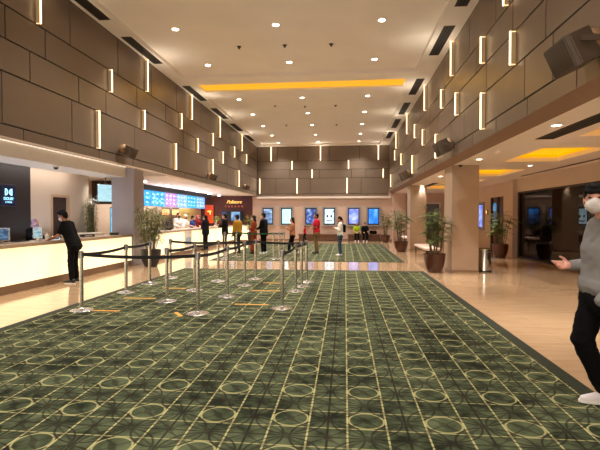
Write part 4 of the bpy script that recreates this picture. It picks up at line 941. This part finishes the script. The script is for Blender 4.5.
    # --- clothes
    if legtype == 'skirt':
        p = MB(); torso(p, .022, 0, .32)
        for k in range(10):
            f = k / 9; c = J['pel'].lerp(V((0, 0, .2)), f); p.capsule(c - right * (.10 + .05 * f), c + right * (.10 + .05 * f), .115 + .03 * f)
        remesh(p, 'skirt', bottom, .014, t, 4, .007, 7)
    else:
        p = MB(); torso(p, .012, 0, .22)
        cuff = 1.0 if legtype == 'trousers' else .45
        for n in 'LR':
            p.capsule(J['hip' + n], J['kn' + n], .094, .071); e_ = J['kn' + n].lerp(J['an' + n], .92 if legtype == 'trousers' else .12)
            p.capsule(J['kn' + n], e_, .071, .060)
        remesh(p, 'trousers' if legtype == 'trousers' else 'shorts', bottom, .013, t, 4, .007, 8)
    sh = MB(); torso(sh, .020, .08 if legs != 'sit' else .12, .93)
    sh.capsule(J['shL'].lerp(J['shR'], .03), J['shR'].lerp(J['shL'], .03), .066)
    for n in 'LR':
        if sleeve == 'long': sh.capsule(J['sh' + n], J['el' + n], .070, .056).capsule(J['el' + n], J['el' + n].lerp(J['wr' + n], .95), .056, .042)
        else: sh.capsule(J['sh' + n], J['sh' + n].lerp(J['el' + n], .72), .070, .062)
    remesh(sh, 'shirt', top, .013, t, 4, .008, 8, 3)
    for n in 'LR':
        a = J['an' + n]; s = MB(); s.capsule(a + V((0, -.035, -.04)), a + V((0, .06, -.045)), .047, .046); s.capsule(a + V((0, .06, -.045)), a + V((0, .155, -.055)), .046, .034); s.capsule(a + V((0, -.03, -.01)), a + V((0, .0, .02)), .046, .044)
        so = remesh(s, 'shoe', shoe, .010, t, 3)
        zb = a.z - .085
        for v in so.data.vertices:
            if v.co.z < zb + .002: v.co.z = zb + .002
    if extra: extra(t, J, hp, Rh)
    return t
def cl(name, c, r=.9, **k): return mat(name, lin(c), r, spec=.12, bump=.15, bscale=120, **k)
C_BLACK = cl('black_cloth', (13, 12, 13)); C_NAVY = cl('charcoal_cloth', (18, 19, 26)); C_WHITE = cl('white_cloth', (226, 222, 214)); C_RED = cl('red_cloth', (176, 28, 44)); C_YEL = cl('mustard_cloth', (160, 118, 34)); C_ORG = cl('rust_cloth', (136, 60, 34)); C_BRN = cl('tan_brown_cloth', (168, 112, 80)); C_KHAKI = cl('khaki_cloth', (124, 98, 66)); C_JEAN = cl('blue_denim', (62, 78, 98)); C_LIME = cl('lime_cloth', (150, 176, 40)); C_GRN = cl('dark_green_cloth', (44, 58, 42)); C_GREY = cl('grey_fleece', (138, 134, 132), .9); C_BLUE = cl('blue_cloth', (50, 74, 130)); C_TEAL = cl('dark_maroon_cloth', (92, 24, 24))
WHITE_SHOE = mat('white_shoe', lin((222, 214, 212)), .5, var=.05); SNEAK = mat('black_sneaker', lin((30, 30, 32)), .6, var=.2)
LEFT = PI / 2      # local +Y turned to face -X
def loose(t, o, label, cat):
    m = Matrix.LocRotScale(t.location, t.rotation_euler, t.scale) @ Matrix.LocRotScale(o.location, o.rotation_euler, o.scale)
    o.parent = None; o.matrix_world = m; return tag(o, label, cat)
def phone(t, J, hp, Rh):
    p = (J['wrR'] + J['wrL']) / 2 if (J['wrR'] - J['wrL']).length < .25 else J['wrR']
    d = (J['wrR'] - J['elR']).normalized()
    o = MB().box((-.036, -.075, -.004), (.036, .075, .005), .003).build('phone', M_PLASTIC, t, loc=J['wrR'] + d * .10 + V((0, 0, .028)), rot=(.5, 0, 0))
    loose(t, o, 'black phone in the hand of the ' + ('person in the white top and jeans' if 'white top' in t['label'] else 'person striding in a tan top'), 'phone')
def soles(t, J, hp, Rh):
    for n in 'LR':
        a = J['an' + n]; mb = MB()
        mb.loft([[a + V((.048 * math.cos(q) * 1.0, .055 + .135 * math.sin(q), z)) for q in [2 * PI * i / 20 for i in range(20)]] for z in (-.084, -.062)])
        mb.build('white_sole', WHITE_SHOE, t)
figure('person in black T-shirt and trousers leaning on the ticket counter', (-6.26, 9.60, 0), LEFT + .12, 1.73, arms=((( .03, .10, -.25), (-.04, .22, -.10)), ((.08, .02, -.27), (-.02, .2, -.13))), lean=.32, nod=.35, hair='tuft', top=C_BLACK, bottom=C_BLACK, shoe=SNEAK, skin=M_SKIN2, voxel=.009, girth=.95, extra=soles)
figure('ticket seller in black with a printed headscarf seated behind the counter', (-7.8, 10.28, .0), -PI / 2 - .1, 1.49, arms=('reach', 'reach'), lean=.12, hair='scarf_print', top=C_BLACK, sleeve='long', bottom=C_BLACK, nod=.25, mask=mat('grey_mask', lin((120, 110, 120)), .7, var=.1))
figure('snack crew member in white with dark hair and a black mask', (-7.85, 20.1, 0), -PI / 2 - .5, 1.72, arms=('lap', 'lap'), hair='short', top=C_WHITE, sleeve='long', bottom=C_BLACK, mask=mat('black_mask', (.015, .015, .018), .7, var=.1), nod=.2)
figure('snack crew member in white wearing a pale cap', (-7.85, 21.0, 0), -PI / 2 - .3, 1.64, arms=('reach', 'lap'), hair='cap', top=C_WHITE, bottom=C_BLACK, mask=MATS['black_mask'], nod=.25)
figure('snack crew member in blue beside the one in a red scarf', (-7.9, 22.2, 0), -PI / 2, 1.58, arms=('lap', 'lap'), hair='short', top=C_BLUE, bottom=C_BLACK, nod=.2)
figure('snack crew member in a red headscarf behind the counter', (-7.85, 22.9, 0), -PI / 2 - .6, 1.62, arms=('lap', 'reach'), hair='scarf_red', top=C_TEAL, sleeve='long', bottom=C_BLACK)
figure('customer with long black hair in dark clothes at the snack counter', (-6.30, 19.45, 0), LEFT - .2, 1.60, arms=('fold', 'fold'), hair='long', top=C_NAVY, sleeve='long', bottom=C_NAVY, extra=None)
figure('customer in black holding papers beside the far snack counter', (-5.22, 18.8, 0), LEFT, 1.66, arms=('phone', 'reach'), hair='short', top=C_BLACK, sleeve='long', bottom=C_BLACK, legs='stand', extra=lambda t, J, hp, Rh: loose(t, MB().box((-.07, -.10, -.002), (.07, .10, .003)).build('paper_sheet', M_WHITE, t, loc=J['wrR'] + V((-.08, .10, .04)), rot=(.6, 0, 0)), 'white paper held by the customer in black at the far snack counter', 'paper'))
figure('person in a mustard yellow shirt standing at the green belt', (-4.42, 17.8, 0), LEFT - .5, 1.62, arms=('down', 'down'), hair='short', top=C_YEL, sleeve='long', bottom=C_GRN, skin=M_SKIN2)
figure('person in a long rust dress beside the one in black', (-3.72, 17.75, 0.0085), LEFT + .1, 1.58, arms=('fold', 'fold'), hair='long', top=C_ORG, sleeve='long', bottom=C_ORG, legtype='skirt')
figure('person all in black with white shoes and mask in the queue', (-3.25, 17.45, .0085), LEFT - .3, 1.68, arms=('lap', 'fold'), hair='short', top=C_BLACK, sleeve='long', bottom=C_BLACK, shoe=WHITE_SHOE)
figure('person with long black hair in a tan top, striding left', (-2.10, 17.55, .0085), LEFT, 1.50, arms=('phone', 'phone'), legs='walk', hair='long', top=C_BRN, sleeve='long', bottom=C_BLACK, shoe=WHITE_SHOE, extra=phone, mask=False)
figure('small child in a red shirt near the brown bench', (-2.33, 25.6, 0), LEFT, 1.02, arms=('reach', 'down'), hair='short', top=C_RED, bottom=C_NAVY, mask=False, legs='walk', voxel=.013)
figure('tall person in a red shirt and khaki trousers standing on the far carpet', (-1.17, 18.15, .0085), LEFT + .25, 1.66, arms=('fold', 'fold'), hair='short', top=C_RED, bottom=C_KHAKI, skin=M_SKIN2, mask=False, girth=1.1)
def pack(t, J, hp, Rh):
    m = MB().box((-.13, -.24, 1.02), (.13, -.125, 1.36), .04); o = m.build('backpack', C_BLACK, t); loose(t, o, 'small black backpack worn by the person in a white top', 'backpack')
    for sx in (-1, 1):
        q = MB(); ps = [V((sx * .10, -.13, 1.34)), V((sx * .10, -.05, 1.455)), V((sx * .10, .08, 1.43)), V((sx * .11, .125, 1.28)), V((sx * .125, .06, 1.12)), V((sx * .12, -.125, 1.06))]
        for a, b in zip(ps, ps[1:]): q.capsule(a, b, .016, n=8)
        b = q.build('strap', C_BLACK, o)
    phone(t, J, hp, Rh)
figure('person in a white top and jeans with a small black backpack', (-.19, 17.1, .0085), LEFT + .1, 1.54, arms=('phone', 'phone'), hair='pony', top=C_WHITE, sleeve='long', bottom=C_JEAN, shoe=WHITE_SHOE, extra=pack, mask=False, nod=.2)
figure('person in a lime top with long dark hair seated on the bench', (.72, 27.28, 0), PI, 1.5, arms=('lap', 'lap'), legs='sit', hair='long', top=C_LIME, bottom=C_BLACK, shoe=WHITE_SHOE, mask=False)
figure('person in dark clothes seated on the bench bending forward', (1.22, 27.28, 0), PI, 1.56, arms=('reach', 'lap'), legs='sit', lean=.3, nod=.3, hair='short', top=C_NAVY, sleeve='long', bottom=C_BLACK, shoe=WHITE_SHOE, mask=False)
t = thing('shoulder_bag', 'black bag lying on the bench beside the seated pair', 'bag', (1.72, 27.3, .44))
MB().box((-.22, -.13, 0), (.22, .13, .22), .06).build('bag_body', C_BLACK, t); 
mb = MB(); pts = [V((-.16 + .32 * i / 10, 0, .2 + .12 * math.sin(PI * i / 10))) for i in range(11)]
for a, b in zip(pts, pts[1:]): mb.capsule(a, b, .012, n=8)
mb.build('strap', C_BLACK, t)

# the passer-by at the right edge, walking left with one hand held out (world coordinates relative to its base)
def passer():
    t = thing('person', 'person in a grey hoodie and white mask walking in at the right edge', 'person', (2.0, 3.72, .0))
    F = V((-1, 0, 0)); Rt = V((0, 1, 0)); skin = mat('light_skin', lin((222, 160, 138)), .45, var=.04, vscale=14)
    pel = V((.05, 0, .95)); sp = [V((.04, 0, .86)), V((.045, 0, .98)), V((.055, 0, 1.12)), V((.07, 0, 1.28)), V((.085, 0, 1.42)), V((.07, 0, 1.50))]
    LEV = [(.105, .105), (.10, .098), (.10, .096), (.115, .105), (.11, .092), (.06, .058)]
    sh = {'R': V((.085, .175, 1.455)), 'L': V((.085, -.175, 1.455))}
    el = {'R': V((.15, .23, 1.14)), 'L': V((.19, -.25, 1.18))}
    wr = {'R': V((-.10, .21, 1.125)), 'L': V((.0, -.150, .985))}
    hip = {'R': V((.05, .09, .93)), 'L': V((.05, -.09, .93))}
    kn = {'R': V((-.07, .07, .54)), 'L': V((.15, -.10, .50))}
    an = {'R': V((.13, .10, .095)), 'L': V((.26, -.13, .095))}
    H = V((-.02, -.01, 1.672)); hd = math.radians(146); Rh = Matrix.Rotation(hd, 3, 'Z'); hp = lambda v: H + Rh @ V(v)
    def torso(mb, g, lo=0., hi=1.):
        for i in range(61):
            k = i / 60
            if k < lo or k > hi: continue
            f = k * 5; a = min(4, int(f)); q = f - a; c = sp[a].lerp(sp[a + 1], q)
            w = LEV[a][0] * (1 - q) + LEV[a + 1][0] * q; d = LEV[a][1] * (1 - q) + LEV[a + 1][1] * q + g
            mb.capsule(c - Rt * w, c + Rt * w, d, n=16)
    b = MB(); torso(b, -.01); b.capsule(sh['L'], sh['R'], .055); b.capsule(sp[5], H, .058, .055)
    for n, s in (('R', 1), ('L', -1)):
        b.capsule(sh[n], el[n], .05, .04); b.capsule(el[n], wr[n], .040, .028)
        b.capsule(hip[n], kn[n], .085, .058); b.capsule(kn[n], an[n], .058, .04)
        b.capsule(an[n] + V((.03, 0, -.04)), an[n] + V((-.14, 0, -.055)), .04, .032)
    def hand(w0, d, nrm, side, curl):
        d = d.normalized(); nrm = nrm.normalized(); side = side.normalized()
        b.capsule(w0 - d * .02, w0 + d * .03, .027, .028, 12)
        for q, (o_, L) in enumerate(((-.032, .058), (-.011, .076), (.011, .082), (.032, .072))):
            k0 = w0 + d * (.092 - abs(o_) * .15) + side * o_; b.capsule(w0 + d * .02 + side * o_ * .55, k0, .017, .0135, 10)
            cu = curl[q]; k1 = k0 + (d * math.cos(cu) + nrm * math.sin(cu)).normalized() * L * .45; k2 = k1 + (d * math.cos(cu * 2) + nrm * math.sin(cu * 2)) * L * .32; k3 = k2 + (d * math.cos(cu * 2.8) + nrm * math.sin(cu * 2.8)) * L * .27
            b.capsule(k0, k1, .0105, .010, 10).capsule(k1, k2, .010, .009, 10).capsule(k2, k3, .009, .008, 10)
        th = w0 + d * .025 + side * .026; t1 = th + (d * .62 + side * .6 + nrm * .35).normalized() * .048; t2 = t1 + (d * .85 + side * .15 + nrm * .35).normalized() * .036
        b.capsule(th, t1, .017, .0125, 10).capsule(t1, t2, .0125, .010, 10)
    hand(wr['R'], V((-1, -.08, .02)), V((.1, -.78, .62)), V((.1, .62, .78)), (.5, .38, .25, .12))
    hand(wr['L'], V((-.25, .75, -.6)), V((.5, .3, -.3)), V((-1, 0, .4)), (.3, .3, .3, .3))
    b.ell(hp((0, -.005, .02)), (.078, .099, .102), Rh, 24); b.ell(hp((0, .027, -.052)), (.060, .070, .066), Rh, 20)
    b.capsule(hp((0, .092, .016)), hp((0, .112, -.022)), .010, .0145, 10); b.capsule(hp((-.022, .090, -.065)), hp((.022, .090, -.065)), .0095, n=10); b.capsule(hp((-.042, .085, .040)), hp((.042, .085, .040)), .011, n=10)
    for s in (-1, 1): b.ell(hp((s * .079, -.002, -.01)), (.011, .024, .034), Rh, 12); b.capsule(hp((s * .03, .088, -.028)), hp((s * .054, .064, -.036)), .015, n=10)
    remesh(b, 'body', skin, .0065, t, 3)
    e = MB()
    for s in (-1, 1): e.ell(hp((s * .033, .0905, .013)), (.013, .009, .0075), Rh, 12)
    e.build('eyes', M_EYE, t)
    hr = MB(); hr.ell(hp((0, -.020, .040)), (.090, .104, .098), Rh, 24); hr.ell(hp((0, -.05, -.01)), (.078, .064, .085), Rh); hr.ell(hp((0, .045, .098)), (.075, .065, .034), Rh); hr.capsule(hp((-.05, .082, .062)), hp((.05, .082, .062)), .026, n=12)
    remesh(hr, 'hair', M_HAIR, .008, t, 2, .004, 45)
    mk = MB(); mk.ell(hp((0, .060, -.046)), (.069, .066, .060), Rh, 24); mk.ell(hp((0, .103, -.028)), (.034, .030, .042), Rh)
    remesh(mk, 'face_mask', M_MASK, .006, t, 3)
    for s in (-1, 1):
        for a, b in (((s * .063, .05, -.02), (s * .084, -.005, .008)), ((s * .063, .04, -.075), (s * .084, -.008, -.03))): MB().tube(hp(a), hp(b), .003, n=6).build('mask_loop', M_MASK, t)
    # hoodie
    c = MB(); torso(c, .022, .17, .93); c.capsule(sh['L'], sh['R'], .076)
    for n in 'LR': c.capsule(sh[n], el[n], .082, .066, 16).capsule(el[n], el[n].lerp(wr[n], .90), .066, .044, 16)
    c.capsule(sp[1] + V((-.015, -.10, .0)), sp[1] + V((-.015, .10, .0)), .121, n=16)
    c.capsule(sp[4] + V((.05, -.11, .09)), sp[4] + V((.05, .11, .09)), .065, n=14); c.capsule(sp[4] + V((.10, -.08, .04)), sp[4] + V((.10, .08, .04)), .075, n=14)
    for s in (-1, 1): c.capsule(sp[4] + V((.05, s * .10, .09)), sp[4] + V((-.075, s * .05, .03)), .05, .03, n=12)
    remesh(c, 'hoodie', C_GREY, .0085, t, 8, .009, 5, 5)
    for n in 'R':
        w = el[n].lerp(wr[n], .90); d = (wr[n] - el[n]).normalized(); MB().tube(w - d * .03, w + d * .035, .047, .040, 20).build('cuff', C_GREY, t)
    pk = MB(); pk.capsule(V((-.05, -.17, .90)), V((.06, -.19, .97)), .055, .06); remesh(pk, 'pocket', C_GREY, .009, t, 3, .006, 12)
    # trousers
    p = MB(); torso(p, .016, 0, .20)
    for n in 'LR': p.capsule(hip[n], kn[n], .112, .086, 16).capsule(kn[n], kn[n].lerp(an[n], .9), .086, .070, 16)
    remesh(p, 'trousers', C_BLACK, .009, t, 4, .009, 8)
    for n in 'LR':
        a = an[n]; s = MB(); s.capsule(a + V((.035, 0, -.045)), a + V((-.07, 0, -.05)), .047, .047, 14).capsule(a + V((-.07, 0, -.05)), a + V((-.165, 0, -.06)), .046, .034, 14).capsule(a + V((.03, 0, 0)), a + V((-.0, 0, .02)), .047, .045, 14)
        so = remesh(s, 'shoe', WHITE_SHOE, .0065, t, 3)
        for v in so.data.vertices:
            if v.co.z < a.z - .087: v.co.z = a.z - .087
        MB().loft([[a + V((-.062 - .148 * math.cos(q), .051 * math.sin(q), z)) for q in [2 * PI * i / 28 for i in range(28)]] for z in (-.086, -.066)]).build('sole', M_WHITE, so)
        MB().box(a + V((-.055, -.052, -.055)), a + V((-.025, -.044, -.022)), .003).build('red_stripe', C_RED, so)
    t.location.z = .0085
    return t
passer()
